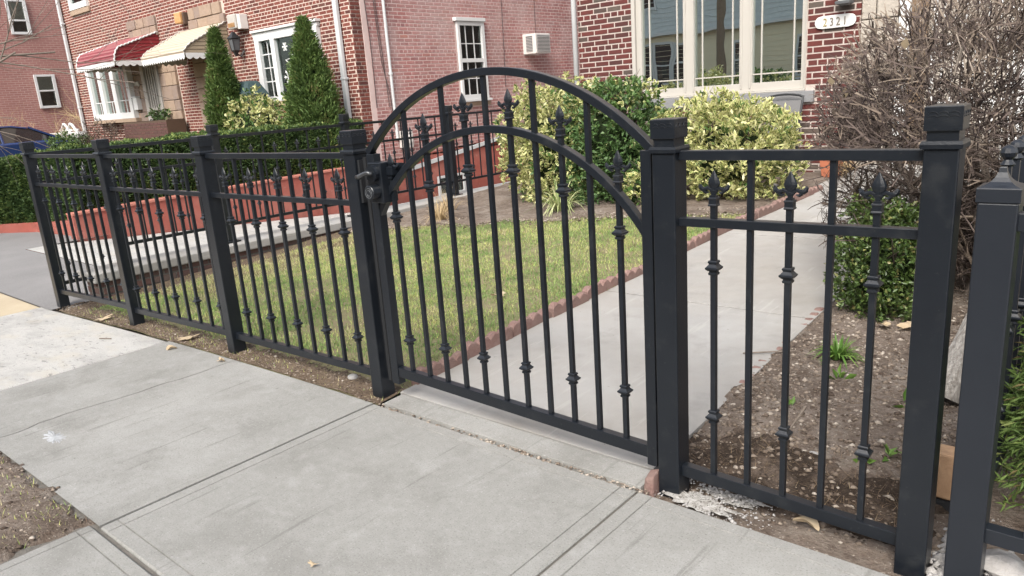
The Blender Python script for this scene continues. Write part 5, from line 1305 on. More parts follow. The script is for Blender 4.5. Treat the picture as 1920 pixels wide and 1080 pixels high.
for xa, ya, xb, yb in ((-12.3, 1.82, -10.98, 1.93), (-13.7, 1.12, -12.305, 1.82), (-17.4, .54, -13.705, 1.12)):
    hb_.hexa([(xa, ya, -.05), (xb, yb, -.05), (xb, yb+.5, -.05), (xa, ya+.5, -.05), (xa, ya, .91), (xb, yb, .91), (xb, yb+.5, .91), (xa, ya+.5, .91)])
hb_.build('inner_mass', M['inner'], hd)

# spidery blades
def tuft(name, label, c, n, L, w, m, seed, spread=.9, cat='plant', arch=1.0, group=None):
    t = thing(name, c, label, cat, group); r = np.random.default_rng(seed)
    Vs, Fs, Ts = [], [], []; o = 0
    for i in range(n):
        a = r.random()*2*PI; ln = L*r.uniform(.6, 1.1); tilt = r.uniform(.15, spread)
        b = np.array(c)+np.array([math.cos(a), math.sin(a), 0])*r.random()*L*.22
        d = np.array([math.cos(a), math.sin(a), 0]); s = np.array([-math.sin(a), math.cos(a), 0]); K = 5
        tone = r.random()
        for k in range(K+1):
            f = k/K; h = ln*(math.cos(tilt*f*1.1)*f)-arch*ln*.28*f*f*tilt; q = b+d*(ln*math.sin(tilt)*f*(.6+.4*f))+np.array([0, 0, max(h, 0.004)])
            ww = w*(1-f**2.2)*.5+.0008
            Vs += [q-s*ww, q+s*ww]; Ts += [tone, tone]
        for k in range(K): Fs.append((o+2*k, o+2*k+1, o+2*k+3, o+2*k+2))
        o += 2*(K+1)
    npmesh('blades', np.array(Vs), np.array(Fs), M[m], t, np.array(Ts), kind='stuff')
    return t
tuft('striped_grass_plant', 'tuft of pale striped arching leaves in front of the yellow bush', (-4.35, 4.35, .12), 110, .42, .016, 'leaf_blade', 4, 1.3)
tuft('dry_grass_tuft', 'tuft of dry straw grass at the far left corner of the lawn', (-5.55, 3.65, .05), 160, .30, .006, 'twig_straw', 5, 1.2)
tuft('dry_grass_tuft', 'second wisp of dry grass left of the yellow bush', (-5.85, 4.1, .06), 90, .36, .006, 'twig_straw', 6, 1.0)
tuft('green_sprouts', 'bright green tuft of fresh bulb leaves in the garden bed', (-.50, 1.40, bed_z(-.5, 1.4)), 95, .13, .012, 'leaf_bright', 7, 1.35)
for i, (x, y, L, lab) in enumerate(((-.52, .82, .07, 'two rounded green seedlings in the bed by the sunken edging'), (-.10, 1.03, .11, 'green seedling beside the thick right-hand post'), (-.13, .52, .08, 'pale green seedling low in the bed near the bottom rail'), (-.42, 1.17, .10, 'single green sprout behind the middle fleur picket'), (-.07, .60, .08, 'green seedling with yellowing leaves near the right post'))):
    t = thing('seedling', (x, y, bed_z(x, y)), lab, 'plant', 'seedlings in the garden bed')
    k = 7; PP = np.tile(np.array([x, y, bed_z(x, y)]), (k, 1))+rng.normal(size=(k, 3))*.012; DD = unit(rng.normal(size=(k, 3))*.6+np.array([0, 0, .9]))
    V, F, T = leaves(PP, DD, L*.7*rng.uniform(.7, 1.1, k), L*.26, rng.random(k)); npmesh('leaf', V, F, M['leaf_bright'], t, T)

# conifer at the right edge
cf = thing('weeping_conifer', (.56, .62, .0), 'soft green conifer behind the neighbouring fence', 'evergreen')
n = 1500
zz = rng.random(n); aa = rng.random(n)*2*PI; rr2 = (.33*(1-zz*.62))*np.sqrt(rng.random(n))
P = np.stack([.57+rr2*np.cos(aa), .66+rr2*np.sin(aa), .10+.85*zz], 1)
D = unit(np.stack([np.cos(aa), np.sin(aa), -.25+0*aa], 1)+rng.normal(size=(n, 3))*.35)
PP = np.repeat(P, 9, 0)+np.repeat(D, 9, 0)*(np.tile(np.arange(9), n)*.011)[:, None]; DD = unit(np.repeat(D, 9, 0)+rng.normal(size=(n*9, 3))*.55)
V, F, T = leaves(PP, DD, .045, .008, np.clip(rng.normal(.62, .2, n*9), 0, 1)); npmesh('foliage', V, F, M['leaf_thuja'], cf, T, kind='stuff')
MB().tube([(.57, .66, -.02), (.57, .66, .8)], [.025, .008], 7).build('trunk', M['bark'], cf)

# ------------------------------------------------------------------ bare shrub and bare tree
def branchy(mb, p, d, L, r, depth, rs, up, wig, kids_, gnarl=.22):
    pts = [Vector(p)]; dd = Vector(d).normalized(); n = 4 if depth else 3
    for i in range(n):
        dd = (dd+Vector((rs.gauss(0, gnarl), rs.gauss(0, gnarl), rs.gauss(0, gnarl)+up*.12))).normalized(); pts.append(pts[-1]+dd*L/n)
    rad = [r*(1-.55*i/n) for i in range(n+1)]
    tone = min(1, max(0, rs.gauss(.30, .20))) if depth < 2 else rs.uniform(.35, .75)
    mb.tube(pts, rad, 6 if depth > 1 else (4 if depth else 3), tone)
    if depth == 0: return
    for k in range(kids_[depth]):
        f = rs.uniform(.25, 1.0); i = min(int(f*n), n-1); q = pts[i].lerp(pts[i+1], f*n-i)
        nd = (dd*.75+Vector((rs.gauss(0, wig), rs.gauss(0, wig), rs.gauss(0, wig)*.7+up*.35))).normalized()
        branchy(mb, q, nd, L*rs.uniform(.5, .78), max(rad[i]*.58, .0016), depth-1, rs, up, wig, kids_, gnarl)
bs = thing('bare_shrub', (-.32, 2.75, .05), 'large leafless twiggy shrub at the right of the path', 'shrub')
rs = random.Random(11)
limbs = MB(); tw = MB()
stems_ = [((-.42, 2.75), (-.55, .05, .8)), ((-.40, 2.85), (-.25, .3, 1)), ((-.20, 2.70), (.20, -.05, 1)), ((-.16, 2.80), (.45, .1, .9)), ((-.28, 2.72), (-.05, -.25, 1)), ((-.34, 2.9), (.05, .4, 1)), ((-.46, 2.8), (-.75, -.1, .45)), ((-.22, 2.75), (.32, -.2, .85))]
for (bx_, by_), d in stems_:
    p = Vector((bx_, by_, .03)); dd = Vector(d).normalized(); pts = [p]
    for i in range(6):
        dd = (dd+Vector((rs.gauss(0, .20), rs.gauss(0, .20), rs.gauss(.10, .14)))).normalized(); pts.append(pts[-1]+dd*.125)
    r0 = rs.uniform(.016, .027); rad = [r0*(1-.09*i) for i in range(7)]
    limbs.tube(pts, rad, 8, .5)
    for k in range(17):
        i = rs.randint(1, 5); q = pts[i].lerp(pts[i+1], rs.random())
        nd = Vector((rs.gauss(0, .75), rs.gauss(0, .65), rs.uniform(-.1, 1.0)))
        branchy(tw, q, nd+dd*.4, rs.uniform(.28, .46), r0*.50, 3, rs, .14, .68, (0, 3, 3, 4), .30)
for pts, r0 in (([(-.12, 2.50, .02), (-.09, 2.48, .28), (-.02, 2.46, .52), (.02, 2.50, .80), (.10, 2.55, 1.15)], .034), ([(-.08, 2.48, .34), (-.13, 2.45, .58), (-.10, 2.46, .82), (-.20, 2.50, 1.1)], .024),
                ([(-.03, 2.46, .50), (.10, 2.44, .60), (.24, 2.46, .64), (.42, 2.5, .72)], .020), ([(-.30, 2.62, .02), (-.42, 2.60, .4), (-.50, 2.62, .75), (-.66, 2.66, 1.05)], .022), ([(-.26, 2.66, .02), (-.28, 2.6, .5), (-.36, 2.6, .9), (-.30, 2.64, 1.3)], .022)):
    limbs.tube(pts, [r0*(1-.13*i) for i in range(len(pts))], 8, .5)
    for i in range(1, len(pts)-1):
        for q in range(3): branchy(tw, pts[i], (rs.gauss(0, .8), rs.gauss(0, .6), rs.uniform(.1, 1)), rs.uniform(.3, .5), r0*.42, 3, rs, .14, .66, (0, 3, 3, 3), .30)
tk = limbs.build('trunk', M['bark'], bs, smooth=True)
# keep the clipped outline: drop twigs beyond the trimmed dome
def clip_mb(mb, inside):
    keepf = []; V = mb.v
    for f in mb.f:
        c = Vector((0, 0, 0))
        for i in f: c += Vector(V[i])
        if inside(c/len(f)): keepf.append(f)
    used = sorted({i for f in keepf for i in f}); mp = {i: k for k, i in enumerate(used)}
    mb.v = [V[i] for i in used]; mb.t = [mb.t[i] for i in used]; mb.f = [tuple(mp[i] for i in f) for f in keepf]
def dome(p):
    q = Vector(((p.x+.18)/.85, (p.y-2.75)/.85, (p.z-.95)/.86)); nn = mnoise.noise(p*3)*.10
    return (abs(q.x)**2.6+abs(q.y)**2.6+abs(q.z)**2.6)**(1/2.6) < 1+nn and p.z > .02
clip_mb(tw, dome)
# short clipped shoots bristling on the outside of the dome
n = 8200
dv = rng.normal(size=(n, 3)); dv[:, 2] = np.abs(dv[:, 2])*.9-.20; dv = unit(dv)
kk = (np.abs(dv)**2.6).sum(1)**(-1/2.6)
pp = dv*(kk*rng.uniform(.62, 1.0, n))[:, None]*np.array([.83, .83, .84])+np.array([-.18, 2.75, .95])
for i in range(n):
    if pp[i, 2] < .95 and rng.random() < .80: continue
    rd = rng.normal(size=3)
    d = Vector(dv[i])*.75+Vector((0, 0, .30))+Vector(rd)*.62; d.normalize(); L = rng.uniform(.05, .19); q = Vector(pp[i])
    d2 = (d+Vector(rng.normal(size=3))*.55).normalized(); d3 = (d2+Vector(rng.normal(size=3))*.45).normalized(); r0 = rng.choice([.0024, .0035, .0052], p=[.30, .42, .28])
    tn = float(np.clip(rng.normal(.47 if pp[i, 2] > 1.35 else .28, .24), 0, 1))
    m1_ = q+d*L*.45; m2_ = m1_+d2*L*.4
    tw.tube([q-d*L*.2, m1_, m2_], [r0, r0*.8, r0*.5], 3, tn)
    if rng.random() < .5: tw.tube([m1_, m1_+d3*L*.45], [r0*.7, r0*.35], 3, tn)
tw.build('twigs', M['twig'], bs, kind='stuff', fix=False)
for (x, y, z) in ((.06, 2.25, 1.38), (-.86, 2.30, 1.34), (-.80, 2.35, 1.27), (.25, 2.4, 1.2), (-.45, 2.1, 1.5)):
    MB().add([(x, y, z), (x+.022, y-.02, z+.024), (x+.01, y-.03, z+.058), (x-.022, y-.01, z+.032)], [(0, 1, 2), (0, 2, 3)]).build('dry_leaf', M['dead_leaf'], bs, fix=False)
# green foliage glimpsed behind that shrub
shrub('green_shrub', 'dark green bush behind the leafless shrub at the right edge', (.50, 3.9, .72), (.55, .45, .66), 800, 'leaf_box', .05, .026, 'plain', 2.4, .12, 61, rosette=5, core=.6, mixed=.1)

bt = thing('bare_tree', (-12.6, -.35, -.1), 'bare street tree reaching thin branches into the left edge', 'tree')
rs = random.Random(23); tm = MB()
tm.tube([(-12.6, -.35, -.1), (-12.55, -.33, 1.2), (-12.62, -.2, 2.6), (-12.5, -.1, 4.2)], [.16, .13, .11, .07], 10)
tm.build('trunk', M['bark'], bt, smooth=True)
br = MB()
for (z, d, L) in ((1.5, (.15, 1, .35), 2.3), (2.1, (.3, 1, .28), 2.6), (2.3, (.1, 1, .55), 2.2), (2.9, (.4, 1, .2), 2.6), (3.3, (.2, 1, .35), 2.4), (2.5, (-1, .4, .4), 2.2), (3.0, (.8, -.6, .6), 2)):
    branchy(br, (-12.58, -.2, z), d, L, .032, 3, rs, .10, .42, (0, 2, 3, 4), .10)
br.build('branches', M['bark'], bt, kind='stuff', fix=False)
ys2 = thing('straw_shrub', (-25.2, 7.6, .1), 'pale straw coloured leafless bush against the far pink house', 'shrub')
sb = MB(); rs = random.Random(31)
for i in range(16): branchy(sb, (-25.2+rs.uniform(-.5, .5), 7.6+rs.uniform(-.4, .4), .1), (rs.gauss(0, .4), rs.gauss(0, .5), 1), 1.5, .030, 2, rs, .35, .5, (0, 3, 4))
sb.build('twigs', M['twig_straw'], ys2, kind='stuff', fix=False)
ys3 = thing('straw_shrub', (-26.9, 6.4, .1), 'wide tangle of straw twigs left of the white garden arch', 'shrub')
sb = MB()
for i in range(16): branchy(sb, (-27.6+rs.uniform(-.5, .5), 6.2+rs.uniform(-.9, .9), .1), (rs.gauss(0, .4), rs.gauss(0, .5), 1), 1.35, .022, 2, rs, .35, .5, (0, 3, 4))
sb.build('twigs', M['twig_straw'], ys3, kind='stuff', fix=False)

# ------------------------------------------------------------------ ground cover
def scatter_grass(n, inside, zf, L, w, tonef, name, lean0=.15, lean1=1.0):
    P = []
    while len(P) < n:
        q = inside()
        if q is not None: P.append(q)
    P = np.array(P); n = len(P); z = np.array([zf(x, y) for x, y in P]); B = np.column_stack([P, z-.004])
    a = rng.random(n)*2*PI; lean = rng.uniform(lean0, lean1, n); ln = L*rng.uniform(.5, 1.25, n)
    s = np.stack([-np.sin(a), np.cos(a), 0*a], 1)*w/2; tip = B+np.stack([np.cos(a)*ln*np.sin(lean), np.sin(a)*ln*np.sin(lean), ln*np.cos(lean)], 1)
    V = np.stack([B-s, B+s, tip], 1).reshape(-1, 3); F = np.arange(3*n).reshape(-1, 3); T = np.repeat(np.clip(tonef(B), 0, 1), 3)
    return npmesh(name, V, F, M['grass'], None, T, kind='stuff')
def lawn_pt():
    x = random.uniform(-6.44, -2.19); y = random.uniform(-.045, 4.6)
    e = lawn_edge(x)
    if y > e+.25*random.random(): return None
    k = mnoise.noise(Vector((x*1.3, y*1.3, 4)))+.5*mnoise.noise(Vector((x*4, y*4, 7)))
    dens = .82+.9*k
    if y < .17: dens *= .16+.5*max(0, mnoise.noise(Vector((x*3, 2, 1))))
    if x < -6.18: dens *= .12
    if y < .35 and x > -3.1: dens *= .4
    return (x, y) if random.random() < dens else None
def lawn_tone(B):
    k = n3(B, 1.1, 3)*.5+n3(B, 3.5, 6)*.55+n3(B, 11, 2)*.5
    return .34+np.clip((-4.9-B[:, 0])*.5, 0, .42)*(B[:, 1] > .6)+k*.6+rng.normal(0, .17, len(B))+np.clip((.22-B[:, 1])*1.6, 0, .4)  # yellow-green tint on the left strip stands in for a patch of sunlight
gr_ = scatter_grass(110000, lawn_pt, yard_z, .036, .0050, lawn_tone, 'grass', .3, 1.35); tag(gr_, 'short patchy green lawn grass with straw patches, left strip tinted as if sunlit', 'grass')
def pit_pt():
    x = random.uniform(-4.6, -2.3); y = random.uniform(-2.3, -1.30); return (x, y) if random.random() < .5+mnoise.noise(Vector((x*5, y*5, 0))) else None
gp_ = scatter_grass(2600, pit_pt, pit_z, .026, .004, lambda B: .72+rng.normal(0, .2, len(B)), 'dry_grass'); tag(gp_, 'sparse dry grass in the bare tree pit by the sidewalk', 'grass')
def bed_pt():
    x = random.uniform(-.74, .18); y = random.uniform(.05, .62); return (x, y) if random.random() < .8-abs(y-.32)*1.6 else None
gb_ = scatter_grass(2600, bed_pt, heap_z, .05, .0022, lambda B: .98+rng.normal(0, .03, len(B)), 'root_litter', 1.0, 1.55); tag(gb_, 'tangle of dry brown roots along the edge of the garden bed', 'litter')

def chips(name, label, n, pt, zf, smin, smax, tonef, m='pebble', flat=.5):
    """small irregular stones and wood chips: lopsided octahedra"""
    P = []
    while len(P) < n:
        q = pt()
        if q is not None: P.append((q[0], q[1], zf(*q)))
    P = np.array(P); S = smin+(smax-smin)*rng.random(n)**2.6
    base = np.array([[1, 0, 0], [0, 1, 0], [-1, 0, 0], [0, -1, 0], [0, 0, 1], [0, 0, -1]], float)
    V = base[None]*rng.uniform(.55, 1.2, (n, 6, 1)); V[:, :, 2] *= flat
    a = rng.random(n)*2*PI; ca, sa = np.cos(a), np.sin(a)
    st_ = rng.uniform(.6, 1.5, n); X = V[:, :, 0]*st_[:, None]; Y = V[:, :, 1]
    V2 = np.stack([X*ca[:, None]-Y*sa[:, None], X*sa[:, None]+Y*ca[:, None], V[:, :, 2]], 2)*S[:, None, None]+P[:, None]
    F0 = np.array([[0, 1, 4], [1, 2, 4], [2, 3, 4], [3, 0, 4], [1, 0, 5], [2, 1, 5], [3, 2, 5], [0, 3, 5]])
    F = (np.arange(n)[:, None, None]*6+F0[None]).reshape(-1, 3)
    o = npmesh(name, V2.reshape(-1, 3), F, M[m], None, np.repeat(np.clip(tonef(n), 0, 1), 6), kind='stuff'); return tag(o, label, 'gravel')
def rect_pt(x0, x1, y0, y1, f=None):
    def g():
        x = random.uniform(x0, x1); y = random.uniform(y0, y1); return (x, y) if f is None or random.random() < f(x, y) else None
    return g
nt_ = lambda mu, sd: (lambda n: rng.normal(mu, sd, n))
chips('bed_pebbles', 'small stones and wood chips strewn over the garden bed', 10500, rect_pt(-.80, .25, .06, 3.2, lambda x, y: (1-.2*y)*(.5+.9*abs(mnoise.noise(Vector((x*4, y*4, 3)))))*(1 if y > .55 else .45)), lambda x, y: max(bed_z(x, y), heap_z(x, y)) if y < .78 else bed_z(x, y), .0025, .019, nt_(.52, .27))
chips('bed_pebbles', 'pale chips and stones along the far edge of the lawn', 3600, rect_pt(-6.4, -2.3, 2.6, 5.0, lambda x, y: max(0, 1-abs(y-lawn_edge(x)-.12)*2.6)), lambda x, y: yard_z(x, y)+.016, .005, .022, nt_(.6, .28))
chips('pit_gravel', 'grit and wood chips in the tree pit', 3200, rect_pt(-4.6, -2.32, -2.2, -1.28), pit_z, .003, .013, nt_(.45, .28))
chips('edge_gravel', 'broken grit in the joint between sidewalk and gate threshold', 420, rect_pt(-2.2, -.70, -.062, -.030, lambda x, y: .25+.75*max(0, mnoise.noise(Vector((x*4, 0, 0))))+(.6 if x > -1.5 else 0)), lambda x, y: gz(x, 0)+.001, .003, .012, nt_(.75, .25))
chips('edge_gravel', 'soil crumbs along the fence line of the lawn', 5200, rect_pt(-6.6, -2.2, -.05, .22), strip_z, .003, .014, nt_(.38, .26))
chips('edge_gravel', 'pale mortar crumbs at the foot of the right hinge post', 420, rect_pt(-.70, -.25, -.06, .14, lambda x, y: max(0, 1-abs(x+.5)*3.5)), lambda x, y: .003, .002, .010, nt_(.95, .12), 'rock', .6)
chips('white_gravel', 'pale gravel below the neighbouring fence', 900, rect_pt(.18, .95, -.04, .42), lambda x, y: .0+.012*mnoise.noise(Vector((x*9, y*9, 0))), .010, .034, nt_(.85, .2), 'rock', .7)
for i, (x, y, s, lab) in enumerate(((.352, .13, .055, 'biggest grey rock at the foot of the neighbouring post'), (.46, .20, .045, 'second grey rock below the neighbouring bottom rail'), (-.30, .50, .022, 'flat pale stone in the front of the garden bed'), (-2.60, .10, .026, 'pale broken stone in the soil left of the latch post'))):
    ro = bmesh.new(); bmesh.ops.create_icosphere(ro, subdivisions=2, radius=s)
    for v in ro.verts: v.co = v.co*(1+.35*mnoise.noise(v.co*22+Vector((i*3, 0, 0)))); v.co.z *= .62; v.co.x *= 1.2
    me = bpy.data.meshes.new('rock'); ro.to_mesh(me); ro.free(); me.materials.append(M['rock']); o = link('rock', me, None, (x, y, gz(x, y)+s*.35), (0, 0, i)); tag(o, lab, 'rock')
# spilled mortar round the post footings
def spill(label, cx, cy, rx, ry, z, seed, m='plaster'):
    r = random.Random(seed); mb = MB(); n = 60; ring = []
    for k in range(n):
        a = 2*PI*k/n; q = 1+.45*mnoise.noise(Vector((math.cos(a)*2+seed, math.sin(a)*2, seed)))+.35*mnoise.noise(Vector((math.cos(a)*7+seed, math.sin(a)*7, seed)))+r.uniform(-.06, .06); ring.append((cx+rx*q*math.cos(a), cy+ry*q*math.sin(a)))
    V = [(cx, cy, z+.006)]+[(cx+(p[0]-cx)*.55, cy+(p[1]-cy)*.55, z+.005+r.uniform(-.004, .004)) for p in ring]+[(p[0], p[1], z+.0015) for p in ring]
    F = [(0, 1+k, 1+(k+1) % n) for k in range(n)]+[(1+k, 1+n+k, 1+n+(k+1) % n, 1+(k+1) % n) for k in range(n)]
    o = mb.add(V, F).build('spilled_mortar' if m == 'plaster' else 'chalk_smudge', M[m], None, kind='stuff', smooth=True); tag(o, label, 'mortar')
spill('pale mortar spill at the foot of the right hinge post', -.52, .000, .13, .050, .0005, 2)
spill('thin mortar smear between the hinge post and garden bed', -.44, .12, .12, .06, -.012, 5)
spill('grey mortar patch at the foot of the far left post', -6.45, .10, .20, .09, -.128, 7)
spill('mortar crumbs by the second left post', -4.98, .12, .13, .06, -.085, 9)

spill('pale chalky smudge near the end of the crack in the sidewalk', -3.30, -1.13, .10, .045, gz(-3.3, -1)-.003, 12, 'chalk')
# fallen leaves and twigs
def leaf(label, x, y, z, s, rot, seed, oak=True):
    r = random.Random(seed); pts = []
    n = 18
    for k in range(n):
        a = 2*PI*k/n; q = s*(1 if not oak else (1.0 if k % 3 else .55))*r.uniform(.8, 1.1); pts.append((q*math.cos(a)*1.5, q*math.sin(a)*.8, .010*math.sin(a*2+seed)+.012*abs(math.sin(a))))
    me = bpy.data.meshes.new('fallen_leaf'); me.from_pydata([(0, 0, .004)]+pts, [], [(0, 1+k, 1+(k+1) % n) for k in range(n)]); me.materials.append(M['dead_leaf'])
    o = link('fallen_leaf', me, None, (x, y, z), (r.uniform(-.2, .2), r.uniform(-.2, .2), rot)); tag(o, label, 'leaf')
leaf('tan dry leaf on the dirt between the two far left posts', -5.60, -.02, gz(-5.6, 0)+.018, .055, .6, 1)
leaf('curled grey leaf beside the cracked sidewalk flag', -4.27, .02, gz(-4.27, 0)+.02, .055, 1.1, 2)
leaf('small white leaf scrap on the cracked flag near the third post', -3.60, -.11, gz(-3.6, 0)+.006, .022, .3, 3)
leaf('thin pale leaf lying at the corner of the cracked flag', -4.19, -.14, gz(-4.2, 0)+.006, .025, .9, 4, False)
leaf('long pale leaf on the soil below the right fence panel', -.175, .055, .012, .028, .1, 5, False)
leaf('brown leaf on the lawn behind the gate', -2.82, 1.55, yard_z(-2.82, 1.55)+.03, .04, .4, 6)
leaf('tiny white paper scrap on the front sidewalk flag', -1.36, -1.02, .006, .014, .4, 8)
leaf('brown leaf under the boxwood', -.42, 1.88, bed_z(-.42, 1.88)+.02, .045, 1.9, 9)
leaf('second curled brown leaf under the boxwood', -.30, 1.93, bed_z(-.3, 1.93)+.02, .05, .4, 10)
def twig(label, pts, r):
    o = MB().tube([Vector(p)-Vector(pts[0]) for p in pts], r, 5).build('fallen_twig', M['bark'], None); o.location = pts[0]; tag(o, label, 'twig')
twig('thin dark twig across the right edge of the path', [(-.93, 1.30, .065), (-.82, 1.36, .072), (-.70, 1.40, .085), (-.58, 1.37, .085)], .004)
twig('straight dry twig standing in the front of the garden bed', [(-.46, .50, .02), (-.41, .56, .09), (-.37, .60, .17)], .005)
twig('hair-thin twig on the front sidewalk flag', [(-.60, -.62, .004), (-.585, -.70, .005), (-.60, -.78, .004)], .0018)
twig('short twig on the pale flag near the far post', [(-5.0, -.28, gz(-5, 0)+.01), (-4.9, -.24, gz(-4.9, 0)+.01)], .004)

# weathered log and cut timber between the two right posts
lg_ = thing('weathered_log', (.06, 1.2, .2), 'weathered grey split log leaning between the two right posts', 'log')
V = []; n = 14; m_ = 9
mb = MB(); b0 = Vector((.005, 1.16, .085)); b1 = Vector((.16, 1.34, .52)); ax = (b1-b0).normalized(); sx = ax.cross(Vector((0, 0, 1))).normalized(); sy = sx.cross(ax)
for i in range(m_):
    c = b0.lerp(b1, i/(m_-1))
    for k in range(n):
        a = 2*PI*k/n; q = .075*(1+.22*mnoise.noise(Vector((math.cos(a)*1.6, math.sin(a)*1.6, i*.35)))+.10*mnoise.noise(Vector((math.cos(a)*5, math.sin(a)*5, i*.2))))
        V.append(tuple(c+sx*q*math.cos(a)+sy*q*math.sin(a)))
F = [(i*n+k, i*n+(k+1) % n, (i+1)*n+(k+1) % n, (i+1)*n+k) for i in range(m_-1) for k in range(n)]+[tuple(range(n)), tuple(range(m_*n-1, (m_-1)*n-1, -1))]
mb.add(V, F).build('log', M['old_wood'], lg_)
tm_ = thing('cut_timber', (.2, .36, .05), 'sawn end of a brown timber between the two right posts', 'timber')
MB().box(.085, .186, .36, .44, .055, .215).build('timber_end', M['timber'], tm_, bevel=.008)
MB().box(.06, .20, .36, 1.0, -.03, .05).build('shade_block', M['dark'], tm_)  # near-black block painting in the deep shade between timber and log

# ------------------------------------------------------------------ chair, pot, grill cover
ch = thing('garden_chair', (-2.85, 6.55, .28), 'grey mesh garden chair with black frame under the house window', 'chair')
cx0, cx1 = -3.10, -2.66; zg = .285
fm = MB()
for x in (cx0, cx1):
    fm.tube([(x, 6.38, zg), (x, 6.44, zg+.40), (x, 6.82, zg+.42), (x, 6.98, zg+.88)], .013, 8)
    fm.tube([(x, 6.86, zg), (x, 6.80, zg+.42)], .013, 8); fm.tube([(x, 6.40, zg+.18), (x, 6.42, zg+.62), (x, 6.85, zg+.64)], .013, 8)
fm.build('chair_frame', M['dark'], ch, smooth=False)
bt_ = MB().tube([(cx0, 6.98, zg+.86)]+[(cx0+(cx1-cx0)*f, 6.985, zg+.88+.025*math.sin(PI*f)) for f in (.1, .3, .5, .7, .9)]+[(cx1, 6.98, zg+.86)], .013, 8); bt_.build('top_rail', M['dark'], ch)
MB().hexa([(cx0+.014, 6.83, zg+.46), (cx1-.014, 6.83, zg+.46), (cx1-.014, 6.84, zg+.46), (cx0+.014, 6.84, zg+.46), (cx0+.014, 6.955, zg+.83), (cx1-.014, 6.955, zg+.83), (cx1-.014, 6.965, zg+.83), (cx0+.014, 6.965, zg+.83)]).build('backrest', M['fabric'], ch)
MB().box(cx0+.014, cx1-.014, 6.44, 6.82, zg+.405, zg+.418).build('seat', M['fabric'], ch)
pt = thing('terracotta_pot', (-2.23, 6.75, .25), 'square terracotta planter on the paving by the brick wall', 'pot')
MB().sq([(.085, .25), (.115, .50), (.125, .50), (.125, .545), (.108, .546), (.10, .51)], -2.23, 6.75).build('pot_body', M['terra'], pt, bevel=.006)
MB().sq([(.098, .505), (.098, .515)], -2.23, 6.75).build('pot_soil', M['soil_dark'], pt)
tuft('dry_plant', 'dry straw plant spilling beside the terracotta planter', (-2.05, 6.72, .26), 70, .32, .010, 'twig_straw', 17, 1.2)
gc = thing('covered_grill', (-14.0, 6.5, .3), 'dark teal covered grill beside the small evergreen', 'grill')
g = MB(); g.hexa([(-14.35, 6.2, .4), (-13.6, 6.2, .4), (-13.6, 6.85, .4), (-14.35, 6.85, .4), (-14.32, 6.25, 1.75), (-13.63, 6.25, 1.75), (-13.63, 6.80, 1.75), (-14.32, 6.80, 1.75)])
g.hexa([(-14.34, 6.22, 1.752), (-13.61, 6.22, 1.752), (-13.61, 6.83, 1.752), (-14.34, 6.83, 1.752), (-14.15, 6.40, 2.06), (-13.8, 6.40, 2.06), (-13.8, 6.7, 2.06), (-14.15, 6.7, 2.06)])
g.build('grill_cover', M['tarp'], gc, bevel=.05)
gl_ = MB()
for x in (-14.30, -13.65):
    for yy in (6.28, 6.78): gl_.box(x-.02, x+.02, yy-.02, yy+.02, .2, .42)
gl_.build('grill_leg', M['dark'], gc)

# ------------------------------------------------------------------ the other side of the street (seen in the window glass)
oh = thing('clapboard_house', (-14, -14.2, 0), 'tan and grey sided house across the street, seen mirrored in the window', 'house')
MB().box(-30, 6, -26, -14.2, -.9, 3.5).build('wall', M['siding_tan'], oh)
MB().box(-30.2, 6.2, -26, -14.05, 3.501, 9.0).build('upper_wall', M['siding_grey'], oh)
cl_ = MB()
for k in range(18): cl_.box(-30, 6, -14.2, -14.185, .1+k*.19, .112+k*.19)
cl_.build('siding_laps', M['siding_tan'], oh, kind='stuff')
sh_ = MB()
for k in range(27): sh_.box(-30.2, 6.2, -14.05, -14.03, 3.6+k*.2, 3.614+k*.2)
sh_.build('shingle_laps', M['siding_grey'], oh, kind='stuff')
MB().box(-30.3, 6.3, -14.04, -13.85, 3.42, 3.52).build('gutter', M['white'], oh)
def oppwin(x0, x1, z0, z1, y=-14.2):
    f = MB()
    f.box(x0, x0+.1, y, y+.05, z0, z1); f.box(x1-.1, x1, y, y+.05, z0, z1); f.box(x0+.1, x1-.1, y, y+.05, z0, z0+.1); f.box(x0+.1, x1-.1, y, y+.05, z1-.1, z1); f.box(x0+.1, x1-.1, y, y+.045, (z0+z1)/2-.03, (z0+z1)/2+.03)
    fo = f.build('window', M['white'], oh); MB().box(x0+.1, x1-.1, y+.001, y+.012, z0+.1, z1-.1).build('pane', M['car_glass'], fo)
for x0, x1, z0, z1, y in ((-17.9, -16.6, 4.5, 6.0, -14.05), (-17.8, -16.9, 1.3, 3.1, -14.2), (-16.88, -15.98, 1.3, 3.1, -14.2), (-15.96, -15.06, 1.3, 3.1, -14.2), (-13.2, -12.2, 1.4, 2.9, -14.2), (-10.6, -9.4, 1.3, 2.9, -14.2), (-12.8, -11.6, 4.6, 6.0, -14.05), (-8.4, -7.2, 4.6, 6.0, -14.05), (-6.2, -5.0, 1.3, 2.9, -14.2), (-22, -20.8, 1.3, 2.9, -14.2), (-2, -.8, 1.3, 2.9, -14.2)): oppwin(x0, x1, z0, z1, y)
MB().box(-90, 90, -12.2, -10.601, -.94, -.12).build('far_sidewalk', M['concrete'], kind='structure')
MB().box(-90, 90, -26, -12.201, -.94, -.02).build('far_lawn', M['lawn'], kind='structure')
up_ = thing('utility_pole', (-12.3, -11.1, -.1), 'brown wooden utility pole on the far side of the street', 'pole')
MB().lathe([(.16, -.15), (.12, 9)], -12.3, -11.1, 12).build('pole', M['pole'], up_); MB().box(-12.35, -12.25, -12.2, -10.0, 8.2, 8.32).build('crossarm', M['pole'], up_)
h2 = thing('clipped_hedge', (-10.5, -12.8, 0), 'dark hedge in front of the house across the street', 'hedge')
